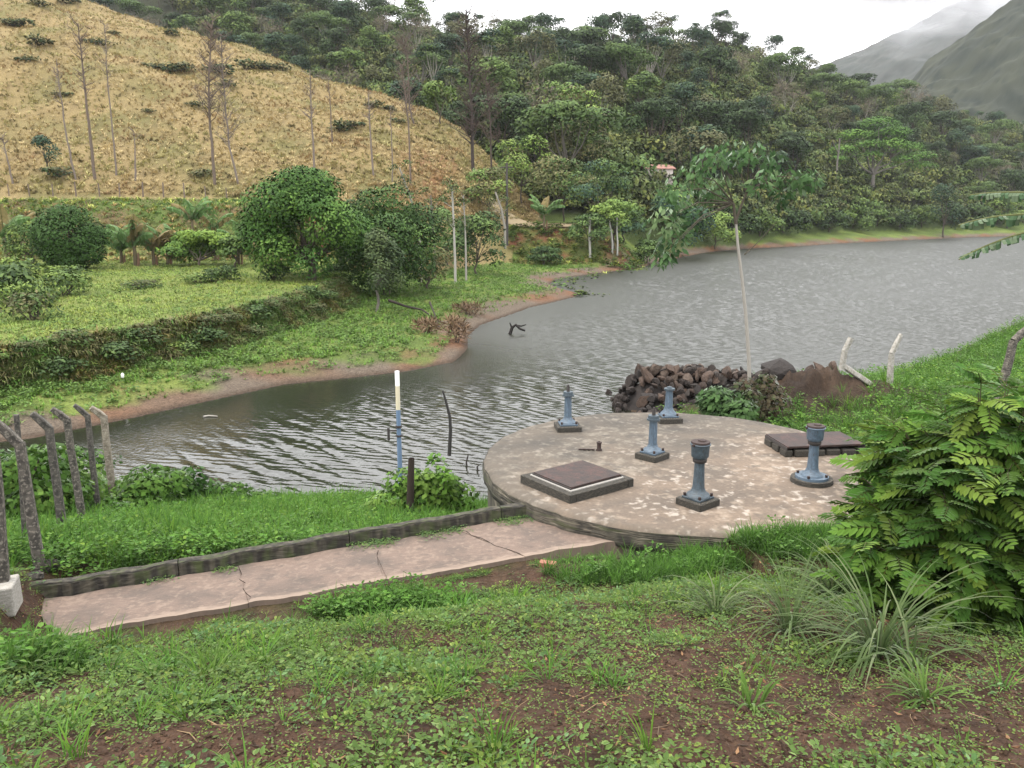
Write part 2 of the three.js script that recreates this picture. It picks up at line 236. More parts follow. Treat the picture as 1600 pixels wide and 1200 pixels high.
// ------------------------------------------------------------------ the ground: one polar sheet out to the wooded ridge, parted into its kinds of land
const grain = tex(512, 512, (u, v) => { const a = tfbm(u, v, 14, 4, 1), b = tfbm(u, v, 60, 2, 7), k = clamp(.8 + a * .42 + b * .3, .3, 1.15); return [k, k * .985, k * .95]; });
const grainB = tex(512, 512, (u, v) => { const k = clamp(.5 + tfbm(u, v, 20, 4, 3) * .7); return [k, k, k]; }, false);
{
  const ang = []; const deg = Math.PI / 180;
  for (let a = -180; a < -46; a += 6.7) ang.push(a * deg); for (let a = -46; a < -37; a += .3) ang.push(a * deg); for (let a = -37; a <= 37.001; a += .16) ang.push(a * deg); for (let a = 37.3; a <= 46; a += .3) ang.push(a * deg); for (let a = 53; a <= 180; a += 7) ang.push(a * deg); ang.push(180 * deg);
  const rad = []; for (let r = 1.0; r < 520; r *= r < 4 ? 1.02 : 1.0112) rad.push(r);
  const W = ang.length, pos = new Float32Array(W * rad.length * 3), col = new Float32Array(W * rad.length * 3), uv = new Float32Array(W * rad.length * 2), zone = new Uint8Array(W * rad.length), Z = { near: 0, meadow: 1, dry: 2, wood: 3 }, sdA = new Float32Array(W * rad.length);
  rad.forEach((r, j) => ang.forEach((a, i) => {
    const x = Math.sin(a) * r, d = Math.cos(a) * r, y = H(x, d), c = groundColor(x, d, y), o = j * W + i; zone[o] = Z[info.zone] ?? 0; sdA[o] = info.sd;
    pos.set([x, y, -d], o * 3); col.set(c, o * 3); uv.set([x / 1.7, d / 1.7], o * 2);
  }));
  const idx = [[], [], [], []];
  for (let j = 0; j + 1 < rad.length; j++) for (let i = 0; i + 1 < W; i++) { const o = j * W + i; if (sdA[o] < -5 && sdA[o + W + 1] < -5) continue; idx[zone[o]].push(o, o + 1, o + W + 1, o, o + W + 1, o + W); }
  const full = new THREE.BufferGeometry(); full.setAttribute('position', new THREE.BufferAttribute(pos, 3)); full.setIndex(idx.flat()); full.computeVertexNormals(); const nor = full.attributes.normal.array;
  const mk = (name, label, z, bump) => {
    const map = new Map(), ii = [], p = [], n = [], c = [], u = [];
    for (const k of idx[z]) { let m = map.get(k); if (m === undefined) { m = map.size; map.set(k, m); p.push(pos[k * 3], pos[k * 3 + 1], pos[k * 3 + 2]); n.push(nor[k * 3], nor[k * 3 + 1], nor[k * 3 + 2]); c.push(col[k * 3], col[k * 3 + 1], col[k * 3 + 2]); u.push(uv[k * 2], uv[k * 2 + 1]); } ii.push(m); }
    const g = new THREE.BufferGeometry(); g.setAttribute('position', new THREE.Float32BufferAttribute(p, 3)); g.setAttribute('normal', new THREE.Float32BufferAttribute(n, 3)); g.setAttribute('color', new THREE.Float32BufferAttribute(c, 3)); g.setAttribute('uv', new THREE.Float32BufferAttribute(u, 2)); g.setIndex(ii);
    const m = new THREE.MeshPhysicalMaterial({ vertexColors: true, roughness: .95, specularIntensity: .35, map: grain, bumpMap: grainB, bumpScale: bump });
    const o = part(name, g, m, scene); tag(o, label, 'ground', null, 'structure');
  };
  mk('near_bank', 'brown soil slope with weeds around the path and the round chamber', 0, .03);
  mk('meadow', 'green meadow and muddy shore on the far side of the lake', 1, .08);
  mk('dry_hill', 'hillside of straw coloured dry grass behind the meadow', 2, .15);
  mk('wooded_hill', 'dark ground of the wooded hill beyond the lake', 3, .1);
}
// ------------------------------------------------------------------ lake
{
  const px0 = -120, px1 = 1760, sx = 2.5; const rows = []; for (let py = 366.5; py < 845; py += py < 420 ? .8 : 1.15) rows.push(P(800, py, 0)[1]);
  const W = Math.floor((px1 - px0) / sx) + 1, R = rng(77), waves = [];
  const add = (n, l0, l1, dir, spread, slope) => { for (let k = 0; k < n; k++) { const l = l0 * (l1 / l0) ** ((k + R()) / n), a = dir + (R() - .5) * spread; waves.push({ kx: Math.cos(a) * 6.283 / l, kd: Math.sin(a) * 6.283 / l, l, s: slope * (.7 + .6 * R()) / Math.sqrt(n), ph: R() * 6.283 }); } };
  add(10, .4, .8, .85, .6, .165); add(7, .9, 2.0, 1.1, .9, .06); add(12, .16, .4, 1.25, 1.3, .13); const nearN = waves.length; add(16, .1, .4, 1.4, 1.0, .055);
  const amp = (x, d, sf, sn) => {
    const calm = sstep(.8, 8.5, sf) * (.12 + .88 * sstep(-11.5, -6.8, x + (d - 19) * -.12)) ; const farK = 1 + .5 * sstep(25, 70, d);
    return lerp(.04, 1, calm) * farK * (.75 + .45 * fbm(x * .07, d * .035 + 3, 3)) * sstep(-.1, .8, sn) ;
  };
  const RJ = rng(79), pos = [], nor = [], uv = [], keep = []; const margin = 1.2;
  rows.forEach((d, j) => { const sp = j ? Math.abs(rows[j - 1] - d) : 2; const jit = waves.map(() => RJ() * 6.283); for (let i = 0; i < W; i++) {
    const x = (px0 + i * sx - 800) / 1278 * d * 1.0, inL = inPoly(x, d, lakePoly), sf = segD(x, d, farShore, 0, farShore.length - 1), sn = segD(x, d, nearShore, 0, nearShore.length - 1), sd = Math.min(sf, sn);
    keep.push(inL || sd < margin + d * .012); const A = inL ? amp(x, d, sf, sn) : .05; let y = 0, gx = 0, gd = 0;
    for (let q = 0; q < waves.length; q++) { const w = waves[q], far = q >= nearN, main = w.l > .41, fk = far ? sstep(20, 48, d) : main ? (.2 + .8 * Math.exp(-(((x + 6.5) / 4.2) ** 2) - ((d - 19) / 4.5) ** 2)) * (1 - .8 * sstep(24, 60, d)) : 1 - .75 * sstep(26, 65, d); if (fk === 0) continue; const a = w.kx * x + w.kd * d + w.ph + jit[q] * sstep(.3, .6, sp * Math.abs(w.kd) / 6.283) + .6 * N2(x * .15, d * .15), s = w.s * A * fk; gx += s * Math.cos(a) * w.kx / 6.283 * w.l; gd += s * Math.cos(a) * w.kd / 6.283 * w.l; y += s / 6.283 * w.l * Math.sin(a) * sstep(1.5, 4, w.l / sp) * (far ? 0 : 1); }
    pos.push(x, y, -d); const q = 1 / Math.hypot(gx, 1, gd); nor.push(-gx * q, q, gd * q); uv.push(x / 6, d / 6);
  } });
  const idx = []; for (let j = 0; j + 1 < rows.length; j++) for (let i = 0; i + 1 < W; i++) { const o = j * W + i; if (keep[o] && keep[o + 1] && keep[o + W] && keep[o + W + 1]) idx.push(o, o + W, o + W + 1, o, o + W + 1, o + 1); }
  const g = new THREE.BufferGeometry(); g.setAttribute('position', new THREE.Float32BufferAttribute(pos, 3)); g.setAttribute('normal', new THREE.Float32BufferAttribute(nor, 3)); g.setAttribute('uv', new THREE.Float32BufferAttribute(uv, 2)); g.setIndex(idx);
  const fine = tex(1024, 1024, (u, v) => { const e = 1 / 1024, h = (a, b) => tfbm(a, b, 34, 3, 5); const s = 26; return [.5 - (h(u + e, v) - h(u - e, v)) * s * .022, .5 - (h(u, v + e) - h(u, v - e)) * s * .022, .97]; }, false);
  g.setAttribute('uv1', new THREE.Float32BufferAttribute(pos.flatMap((v, i) => i % 3 ? [] : [v / 400 + .5, -pos[i + 2] / 300]), 2));
  const calmMap = tex(256, 256, (u, v) => { const x = (u - .5) * 400, d = v * 300, k = lerp(.09, .36, sstep(17, 50, d + (x + 3) * .9 + N2(x * .06, d * .03) * 5)) + .035 * N2(x * .03, d * .02) * sstep(30, 60, d); return [k, k, k]; }, false); calmMap.channel = 1; calmMap.wrapS = calmMap.wrapT = THREE.ClampToEdgeWrapping;
  const m = new THREE.MeshPhysicalMaterial({ color: new THREE.Color().setRGB(.016, .017, .011), roughness: 1, roughnessMap: calmMap, ior: 1.45, normalMap: fine, normalScale: new THREE.Vector2(.14, .14) });
  tag(part('lake', g, m, scene), 'grey rippled water of the reservoir lake', 'water', null, 'structure');
}
const grainRock = tex(256, 256, (u, v) => { const k = clamp(.85 + tfbm(u, v, 12, 4, 21) * .6, .35, 1.5); return [k, k * .96, k * .9]; });
// ------------------------------------------------------------------ the round concrete chamber
const stain = (seed, base, pale, dark, f = 1) => (u, v) => {
  const a = fbm(u * 6 * f + seed, v * 6 * f, 5), b = fbm(u * 19 * f + seed, v * 19 * f + 4, 4), c = fbm(u * 2.6 * f - seed, v * 2.6 * f, 3), g = fbm(u * 90 * f, v * 90 * f + seed, 2);
  let q = mix3(base, dark, clamp(.25 + c * 1.1 + a * .5)); q = mix3(q, pale, sstep(.0, .6, b * .8 + a * .35 - c * .3) * .6); q = mix3(q, dark, sstep(.2, .5, fbm(u * 9 * f + 40 + seed, v * 9 * f, 4)) * .55); return mul3(q, 1 + g * .22);
};
const slabMap = tex(1400, 1400, (u, v) => {
  const s = stain(3, C(.175, .138, .108), C(.36, .305, .25), C(.095, .08, .067))(u, v), X = (u - .5) * 6.4, Y = (v - .5) * 6.4, r = Math.hypot(X, Y);
  // pink and pale towards the near side, grey and damp behind
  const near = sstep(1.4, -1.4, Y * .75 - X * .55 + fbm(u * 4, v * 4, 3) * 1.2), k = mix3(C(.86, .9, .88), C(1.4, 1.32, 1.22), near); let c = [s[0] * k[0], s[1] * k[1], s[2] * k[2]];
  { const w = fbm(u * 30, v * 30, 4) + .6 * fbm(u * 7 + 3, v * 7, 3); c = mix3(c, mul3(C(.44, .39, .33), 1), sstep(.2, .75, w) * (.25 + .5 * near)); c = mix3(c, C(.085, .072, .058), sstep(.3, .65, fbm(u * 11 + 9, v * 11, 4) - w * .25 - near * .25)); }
  c = mix3(c, C(.1, .085, .065), sstep(2.75, 3.1, r + fbm(u * 14, v * 14, 3) * .25) * .5); return c;
});
const grit = tex(512, 512, (u, v) => { const k = clamp(.5 + tfbm(u, v, 30, 3, 9) * .5 + tfbm(u, v, 8, 3, 2) * .4); return [k, k, k]; }, false);
const wallMap = tex(1024, 256, (u, v) => { const st = fbm(u * 60, v * 1.5, 4), b = fbm(u * 25, v * 6, 4); let c = mix3(C(.13, .115, .085), C(.045, .04, .032), clamp(.5 + st * 1.3 - (v - .6) * .4)); c = mix3(c, C(.3, .26, .2), sstep(.25, .5, b + (v - .5) * .3) * .7); return mix3(c, C(.07, .085, .03), sstep(.15, .5, fbm(u * 18 + 9, v * 4, 3)) * .6); });
const concM = (map, bs = .006, rough = .92) => new THREE.MeshStandardMaterial({ map, roughness: rough, bumpMap: grit, bumpScale: bs });
{
  const t = thing('valve_chamber', 'large round concrete chamber with a flat stained top beside the lake', 'valve chamber', CH.x, 0, CH.d);
  const pos = [], uv = [], idx = [], A = 144, rs = [0, .5, 1, 1.5, 2, 2.4, 2.8, 3.0, 3.06, 3.1];
  rs.forEach((r, j) => { for (let i = 0; i < A; i++) { const a = i / A * Math.PI * 2, e = r > 2.9 ? fbm(Math.cos(a) * 5, Math.sin(a) * 5, 4) * .05 : 0, x = Math.cos(a) * (r + e), z = Math.sin(a) * (r + e); const y = CH.y - (r > 3.08 ? .045 : r > 3.04 ? .012 : 0) + fbm(x * .8, z * .8, 2) * .012; pos.push(x, y, z); uv.push(.5 + x / 6.4, .5 - z / 6.4); } });
  for (let j = 0; j + 1 < rs.length; j++) for (let i = 0; i < A; i++) { const k = (i + 1) % A; idx.push(j * A + i, j * A + k, (j + 1) * A + i, (j + 1) * A + i, j * A + k, (j + 1) * A + k); }
  const g = new THREE.BufferGeometry(); g.setAttribute('position', new THREE.Float32BufferAttribute(pos, 3)); g.setAttribute('uv', new THREE.Float32BufferAttribute(uv, 2)); g.setIndex(idx); g.computeVertexNormals();
  part('roof_slab', g, concM(slabMap, .01), t);
  const ring = (pts, p0 = 0, pl = Math.PI * 2) => { const l = new THREE.LatheGeometry(pts.map(p => new THREE.Vector2(...p)), A, p0, pl); const p = l.attributes.position; for (let i = 0; i < p.count; i++) { const x = p.getX(i), z = p.getZ(i), r = Math.hypot(x, z), e = fbm(x / r * 5, z / r * 5, 4) * .05; p.setX(i, x * (1 + e / r)); p.setZ(i, z * (1 + e / r)); } l.computeVertexNormals(); return l; };
  const wm = concM(wallMap, .02);
  part('rim', ring([[3.0, 2.20], [3.1, 2.22], [3.115, 2.30], [3.105, 2.44], [3.098, 2.462]]), wm, t);
  part('wall', ring([[3.03, -1.5], [3.03, 2.20]]), wm, t);
}
// ------------------------------------------------------------------ the path: four slabs parted by cracks, and a kerb along its far side
{
  const t = new THREE.Group(); t.name = 'path'; scene.add(t); tag(t, 'pinkish brown concrete path that leads to the round chamber', 'path', null, 'structure'); delete t.userData.category;
  const map = tex(1024, 512, (u, v) => { const s = stain(8, C(.17, .122, .096), C(.26, .195, .15), C(.1, .078, .064), 1.0)(u * 3, v * .5); const e = sstep(.88, .97, 1 - v + fbm(u * 20, v * 20, 3) * .06); return mix3(s, C(.31, .235, .18), e * .7); });
  const m = concM(map, .008); const L = 7.3, hw = .66; const pt = (u, v, y) => { y += pathY(u); v += Math.sign(v) * lerp(-.19, -.04, clamp(u / 6.6)) * clamp(Math.abs(v) / .66); const wv = .03 * N2(u * 1.4, v > 0 ? 3 : 8) + .012 * N2(u * 6, v > 0 ? 5 : 1); return [pathA[0] + pathDir[0] * u - pathDir[1] * (v + wv), y, -(pathA[1] + pathDir[1] * u + pathDir[0] * (v + wv))]; };
  const cuts = [[.1, -.35], [1.95, 1.86], [3.42, 3.5], [5.1, 4.6], [L, L]];
  for (let k = 0; k < 4; k++) {
    const G = new GB(), uv = [], nu = 20, nv = 8, gap = .0022, top = [], low = [];
    const put = (a, b, y) => { const f = b / nv, v = -hw + 2 * hw * f; const jag = q => (N2(q * 7 + v * 5, q * 3) * .05 + N2(v * 22, q) * .012) * (q > 0 && q < 4 ? 1 : q === 0 ? .9 : 0); const u0 = lerp(cuts[k][0], cuts[k][1], f) + jag(k) + gap, u1 = lerp(cuts[k + 1][0], cuts[k + 1][1], f) + jag(k + 1) - gap; const u = lerp(u0, u1, a / nu); const p = pt(u, v, y + [.0, .006, -.003, .003][k] + fbm(u, v, 2) * .008); uv.push(u / L, f); return G.v(...p, [1, 1, 1]); };
    for (let a = 0; a <= nu; a++) { top.push([]); low.push([]); for (let b = 0; b <= nv; b++) top[a].push(put(a, b, 2.13)); low[a].push(put(a, 0, 1.9), put(a, nv, 1.9)); }
    for (let a = 0; a < nu; a++) { for (let b = 0; b < nv; b++) G.i.push(top[a][b], top[a + 1][b], top[a + 1][b + 1], top[a][b], top[a + 1][b + 1], top[a][b + 1]); G.i.push(low[a][0], low[a + 1][0], top[a + 1][0], low[a][0], top[a + 1][0], top[a][0]); }
    for (const a of [0, nu]) { G.i.push(low[a][0], top[a][0], top[a][nv], low[a][0], top[a][nv], low[a][1]); }
    const g = G.build(); g.deleteAttribute('color'); g.setAttribute('uv', new THREE.Float32BufferAttribute(uv, 2)); part('slab', g, m, t);
  }
  // kerb
  const kt = new THREE.Group(); kt.name = 'kerb'; scene.add(kt); tag(kt, 'low mossy concrete kerb along the lake side of the path', 'kerb');
  const kmap = tex(1024, 128, (u, v) => mix3(mix3(C(.028, .025, .019), C(.1, .088, .064), clamp(.3 + fbm(u * 50, v * 4, 4) * 1.3)), C(.06, .075, .025), clamp(fbm(u * 24 + 5, v * 3, 3) * 1.8)));
  const km = concM(kmap, .015), joints = [-.75, 1.2, 3.2, 5.25, 6.6];
  for (let k = 0; k < 4; k++) {
    const G = new GB(), uv = [], n = 16, prof = [[.66, 1.8], [.68, 2.26], [.695, 2.285], [.79, 2.29], [.81, 2.27], [.83, 1.75]]; let pr = -1;
    for (let a = 0; a <= n; a++) { const u = lerp(joints[k] + .006, joints[k + 1] - .006, a / n); let f = -1; prof.forEach(([v, y], q) => { const id = G.v(...pt(u, v + N2(u * 3, q) * .008 + .02, y + N2(u * 2.5, q + 9) * .009 * (y > 2 ? 1 : 0)), [1, 1, 1]); uv.push(u / 7.4, q / 5); if (f < 0) f = id; }); if (pr >= 0) for (let q = 0; q < 5; q++) G.i.push(pr + q, pr + q + 1, f + q + 1, pr + q, f + q + 1, f + q); pr = f; }
    const e0 = 0, e1 = n * 6; for (const e of [e0, e1]) for (let q = 1; q < 5; q++) G.i.push(e, e + q, e + q + 1);
    const g = G.build(); g.deleteAttribute('color'); g.setAttribute('uv', new THREE.Float32BufferAttribute(uv, 2)); part('kerb_stone', g, km, kt);
  }
}
// ------------------------------------------------------------------ valve pedestals on the chamber
const paintMap = (seed, base) => tex(256, 256, (u, v) => { const a = fbm(u * 8 + seed, v * 8, 4), b = fbm(u * 24, v * 10 + seed, 4); let c = mix3(base, mul3(base, .6), clamp(.35 + a)); c = mix3(c, C(.06, .04, .03), sstep(.28, .5, b) * .75); return mix3(c, mul3(base, 1.45), sstep(.3, .5, -a) * .4); });
const blueM = new THREE.MeshStandardMaterial({ map: paintMap(1, C(.1, .15, .205)), roughness: .55 }), slateM = new THREE.MeshStandardMaterial({ map: paintMap(6, C(.07, .1, .125)), roughness: .55 });
const rustMap = tex(512, 512, (u, v) => { const a = fbm(u * 7, v * 7, 5), b = fbm(u * 30, v * 30 + 8, 3), c = fbm(u * 3 + 7, v * 3, 3); let q = mix3(C(.075, .038, .029), C(.042, .026, .022), clamp(.5 + a * 1.1)); q = mix3(q, C(.14, .058, .043), sstep(.1, .45, c + b * .4) * .5); return mul3(q, .58 + b * .25); });
const rustM = new THREE.MeshStandardMaterial({ map: rustMap, roughness: .75, bumpMap: grit, bumpScale: .003 });
const darkM = new THREE.MeshStandardMaterial({ color: new THREE.Color().setRGB(.035, .03, .028), roughness: .8 });
const plinthMap = tex(256, 256, (u, v) => mix3(C(.036, .033, .027), C(.12, .105, .08), clamp(.2 + fbm(u * 9, v * 9, 4) * 1.5)));
const plinthM = concM(plinthMap, .01);
const lathe = (pts, n = 24) => new THREE.LatheGeometry(pts.map(p => new THREE.Vector2(...p)), n);
const cyl = (r0, r1, h, y, n = 20, x = 0, z = 0) => new THREE.CylinderGeometry(r1, r0, h, n).translate(x, y + h / 2, z);
const rbox = (w, h, d, y, r = .012, x = 0, z = 0) => new RoundedBoxGeometry(w, h, d, 2, r).translate(x, y + h / 2, z);
function pedestal(name, label, px, py, topPy, kind, turn, ps = .46) {
  const [x, d] = P(px, py, 2.52), h = at(px, topPy, d)[1] - CH.y;
  const t = thing(name, label, 'valve pedestal', x, CH.y - .01, d, turn, 'valve pedestals on the round chamber'), b = kind === 'cup' ? slateM : blueM;
  const round = kind === 'round';
  part('plinth', round ? cyl(.30, .29, .07, 0, 32) : rbox(ps, .105, ps, 0, .02), plinthM, t);
  const by = round ? .07 : .105;
  part('base_plate', round ? cyl(.235, .23, .035, by, 32) : rbox(ps * .72, .03, ps * .72, by, .008), b, t);
  const bolts = []; for (let k = 0; k < 4; k++) { const a = k * Math.PI / 2 + Math.PI / 4, q = round ? .2 : ps * .42; const bo = part('bolt', cyl(.02, .02, .04, by + .03, 6, Math.cos(a) * q, Math.sin(a) * q), rustM, t); bolts.push(bo); }
  const y0 = by + .03;
  if (kind === 'spindle') {
    const y1 = h - .16;
    part('column', lathe([[.15, y0], [.14, y0 + .03], [.09, y0 + .06], [.068, y0 + .12], [.062, y1 - .02], [.062, y1]], 20), b, t);
    part('head_flange', mergeGeometries([cyl(.105, .105, .03, y1), cyl(.088, .085, .05, y1 + .03)].map(g => g.toNonIndexed())), slateM, t);
    part('spindle', mergeGeometries([cyl(.03, .026, .1, y1 + .08, 10), cyl(.017, .017, .03, y1 + .18 - .002, 8)].map(g => g.toNonIndexed())), darkM, t);
  } else if (kind === 'plain') {
    part('column', lathe([[.16, y0], [.15, y0 + .03], [.1, y0 + .08], [.075, y0 + .15], [.064, h - .06], [.068, h - .03]], 20), b, t);
    part('head_flange', mergeGeometries([cyl(.098, .1, .035, h - .045), cyl(.05, .045, .03, h - .012)].map(g => g.toNonIndexed())), slateM, t);
  } else {
    const y1 = h - .30, hd = .115;
    part('column', lathe([[.16, y0], [.15, y0 + .03], [.105, y0 + .06], [.08, y0 + .12], [.07, y0 + .3], [.066, y1]], 20), b, t);
    part('collar', lathe([[.062, y1 - .005], [.09, y1 + .01], [.095, y1 + .05], [.08, y1 + .06]], 20), darkM, t);
    part('gear_head', lathe([[.08, y1 + .055], [hd, y1 + .085], [hd + .006, y1 + .235], [hd + .02, y1 + .245], [hd + .02, y1 + .262], [.05, y1 + .266]], 24), b, t);
    part('cap', mergeGeometries([cyl(hd + .012, hd + .006, .022, y1 + .267, 18), cyl(.06, .05, .02, y1 + .288, 9, .02, .01)].map(g => g.toNonIndexed())), rustM, t);
    part('lug', rbox(.03, .03, .03, y1 + .24, .006, hd + .03, 0), rustM, t); part('lug', rbox(.03, .03, .03, y1 + .24, .006, -hd - .03, 0), rustM, t);
  }
}
pedestal('valve_pedestal', 'pale blue valve pedestal with a bare spindle nearest the water, left of the others', 887, 669, 604, 'spindle', .1, .44);
pedestal('valve_pedestal', 'blue valve pedestal with a spindle on a diamond set plinth at mid chamber', 1019, 714, 640, 'spindle', .78, .4);
pedestal('valve_pedestal', 'short blue valve pedestal with a flat head at the far edge before the stones', 1044, 656, 605, 'plain', .1, .44);
pedestal('valve_pedestal', 'slate blue valve pedestal with a rusty cupped head on a square plinth', 1090, 786, 687, 'cup', .68, .42);
pedestal('valve_pedestal', 'dark slate valve pedestal with a cupped head on a round plinth by the bush', 1268, 750, 662, 'round', .2);
// ------------------------------------------------------------------ hatches
function hatch(label, corners, kind) { // corners of the kerb seen in the photograph, at the height of its top
  const c = corners.map(([px, py]) => P(px, py, CH.y + .1)), X = c.reduce((a, q) => a + q[0], 0) / 4, D = c.reduce((a, q) => a + q[1], 0) / 4;
  const e = [c[1][0] - c[0][0], c[1][1] - c[0][1]], f = [c[3][0] - c[0][0], c[3][1] - c[0][1]], w = Math.hypot(...e), l = Math.hypot(...f), turn = Math.atan2(e[1], e[0]);
  const t = thing('hatch', label, 'hatch', X, CH.y - .01, D, turn), hh = .13, k = .11;
  if (kind === 'kerb') {
    for (const s of [-1, 1]) part('kerb_side', rbox(w, hh, k, 0, .012, 0, s * (l / 2 - k / 2)), plinthM, t);
    for (const s of [-1, 1]) part('kerb_side', rbox(k - .002, hh - .002, l - 2 * k - .004, 0, .012, s * (w / 2 - k / 2), 0), plinthM, t);
    part('frame', mergeGeometries([rbox(w - .2, .02, .05, hh - .005, .004, 0, l / 2 - .125), rbox(w - .2, .02, .05, hh - .005, .004, 0, -l / 2 + .125), rbox(.05, .02, l - .3, hh - .006, .004, w / 2 - .125, 0), rbox(.05, .02, l - .3, hh - .006, .004, -w / 2 + .125, 0)]), concM(tex(64, 64, (u, v) => mul3(C(.4, .38, .35), 1 + .3 * fbm(u * 12, v * 12, 3))), .002), t);
  } else { // stone blocks with gaps between
    const R = rng(5); for (const [ox, oz, len, ax] of [[0, l / 2 - .07, w, 0], [0, -l / 2 + .07, w, 0], [w / 2 - .07, 0, l - .3, 1], [-w / 2 + .07, 0, l - .3, 1]]) { const n = Math.round(len / .26); for (let i = 0; i < n; i++) { const q = (i + .5) / n * len - len / 2, bl = len / n * (.78 + R() * .16), hh2 = hh * (.75 + R() * .25); part('block', rbox(ax ? .13 : bl, hh2, ax ? bl : .13, 0, .025, ax ? ox : q, ax ? q : oz), plinthM, t); } }
  }
  const lw = w - (kind === 'kerb' ? .27 : .06), ll = l - (kind === 'kerb' ? .27 : .06);
  const g = rbox(lw, .035, ll, hh + .018, .006); const uv = g.attributes.uv, p = g.attributes.position; for (let i = 0; i < p.count; i++) uv.setXY(i, p.getX(i) * .8 + .4, p.getZ(i) * .8 + p.getY(i)); part('lid', g, rustM, t);
  for (const s of [-1, 1]) part('lid_rim', rbox(lw + .02, .05, .012, hh - .012, .003, 0, s * (ll / 2 + .008)), darkM, t);
}
hatch('rusty steel hatch lid in a low square concrete kerb beside the path', [[812, 745], [890, 778], [996, 748], [906, 720]], 'kerb');
hatch('brown steel hatch lid on loose blocks at the chamber edge by the bush', [[1196, 684], [1232, 706], [1352, 704], [1308, 676]], 'block');
{ const [x, d] = P(936, 702, 2.52); const t = thing('pipe_stub', 'small rusty pipe stub with a loose chain on the chamber top', 'pipe stub', x, CH.y, d); part('stub', lathe([[.05, -.02], [.05, .02], [.035, .03], [.035, .12], [.045, .125], [.045, .145], [.02, .15]], 12), rustM, t); for (let k = 0; k < 3; k++) part('chain_link', new THREE.TorusGeometry(.03, .011, 6, 12).rotateX(Math.PI / 2 - .3).scale(1.5, 1, 1).translate(-.13 - k * .075, .016, -.01 * k), rustM, t); }
// ------------------------------------------------------------------ concrete fence posts with bent tops
const postMap = (a, b, c) => tex(128, 512, (u, v) => { const n = fbm(u * 3, v * 16, 4), m = fbm(u * 8 + 4, v * 40, 4); let q = mix3(a, b, clamp(.45 + n * 1.3)); return mix3(q, c, sstep(.1, .4, m) * .8); });
const postM = concM(postMap(C(.13, .115, .095), C(.045, .041, .034), C(.28, .25, .21)), .01), paleM = concM(postMap(C(.42, .4, .36), C(.27, .25, .21), C(.5, .48, .44)), .006), darkPostM = concM(postMap(C(.11, .1, .085), C(.045, .042, .036), C(.2, .18, .15)), .01);
function bentBar(pts, w) { // square bar along a bent line, edges chamfered
  const pos = [], uv = [], idx = [], s = w / 2, c = s * .3, prof = [[-s + c, -s], [s - c, -s], [s, -s + c], [s, s - c], [s - c, s], [-s + c, s], [-s, s - c], [-s, -s + c]], n = prof.length; let run = 0;
  pts.forEach((p, k) => { const a = pts[Math.max(0, k - 1)], b = pts[Math.min(pts.length - 1, k + 1)], T = new THREE.Vector3().subVectors(b, a).normalize(), A = new THREE.Vector3(.35, 0, .94).cross(T).normalize(), B = new THREE.Vector3().crossVectors(T, A); if (k) run += p.distanceTo(pts[k - 1]); const tp = p.taper ?? 1; prof.forEach(([x, y], i) => { pos.push(p.x + (A.x * x + B.x * y) * tp, p.y + (A.y * x + B.y * y) * tp, p.z + (A.z * x + B.z * y) * tp); uv.push(i / n, run / 2.4); }); });
  for (let k = 0; k + 1 < pts.length; k++) for (let i = 0; i < n; i++) { const j = (i + 1) % n; idx.push(k * n + i, k * n + j, (k + 1) * n + j, k * n + i, (k + 1) * n + j, (k + 1) * n + i); }
  const e = (pts.length - 1) * n; for (let i = 1; i + 1 < n; i++) idx.push(e, e + i, e + i + 1);
  const g = new THREE.BufferGeometry(); g.setAttribute('position', new THREE.Float32BufferAttribute(pos, 3)); g.setAttribute('uv', new THREE.Float32BufferAttribute(uv, 2)); g.setIndex(idx); const q = g.toNonIndexed(); q.computeVertexNormals(); return q;
}
function post(label, group, d, foot, bend, tip, mat, w, tipBack = .1) { // pixels of foot, bend and tip; the tip leans away from the row
  const a = v3(...foot, d), b = v3(...bend, d), o = new THREE.Vector3(a.x, 0, a.z); a.y = H(a.x, d) - .1; o.y = a.y;
  const t = thing('fence_post', label, 'fence post', o.x, o.y, d, 0, group);
  const L = p => p.clone().sub(o), mid = f => { const p = L(a).lerp(L(b), f); p.taper = lerp(1.1, .92, f); p.x += N2(f * 3, d) * .008; return p; };
  part('shaft', bentBar([0, .25, .5, .75, 1].map(mid), w * .88), mat, t);
  if (tip) { const c = v3(...tip, d - tipBack), top = L(b), e = L(c); const s1 = top.clone().lerp(e, .02); s1.y -= .02; e.taper = .75; part('bent_arm', bentBar([s1, top.clone().lerp(e, .5), e], w * .8), mat, t); }
  return t;
}
post('grey concrete post on a whitewashed footing at the left end of the path', 'concrete posts of the left fence', 7.35, [12, 975], [-8, 715], null, postM, .115);
post('mottled concrete post with a bent top and broken stones at its foot', 'concrete posts of the left fence', 8.75, [66, 905], [30, 692], [-6, 660], postM, .125);
post('dark straight stake standing behind the mottled bent post', 'concrete posts of the left fence', 9.6, [40, 860], [26, 648], null, darkPostM, .07);
post('dark bent concrete post between the stone footed post and the mossy one', 'concrete posts of the left fence', 10.3, [103, 870], [77, 668], [50, 646], darkPostM, .115);
post('bent concrete post with pale lichen streaks before the murky inlet', 'concrete posts of the left fence', 11.7, [132, 838], [104, 654], [81, 639], postM, .115);
post('thin dark bent concrete post next to the pale end post', 'concrete posts of the left fence', 12.9, [156, 822], [136, 648], [116, 633], darkPostM, .1);
post('pale ochre bent concrete post closest to the water', 'concrete posts of the left fence', 14, [180, 803], [162, 650], [142, 637], concM(postMap(C(.3, .26, .2), C(.16, .135, .1), C(.42, .38, .31)), .008), .135);
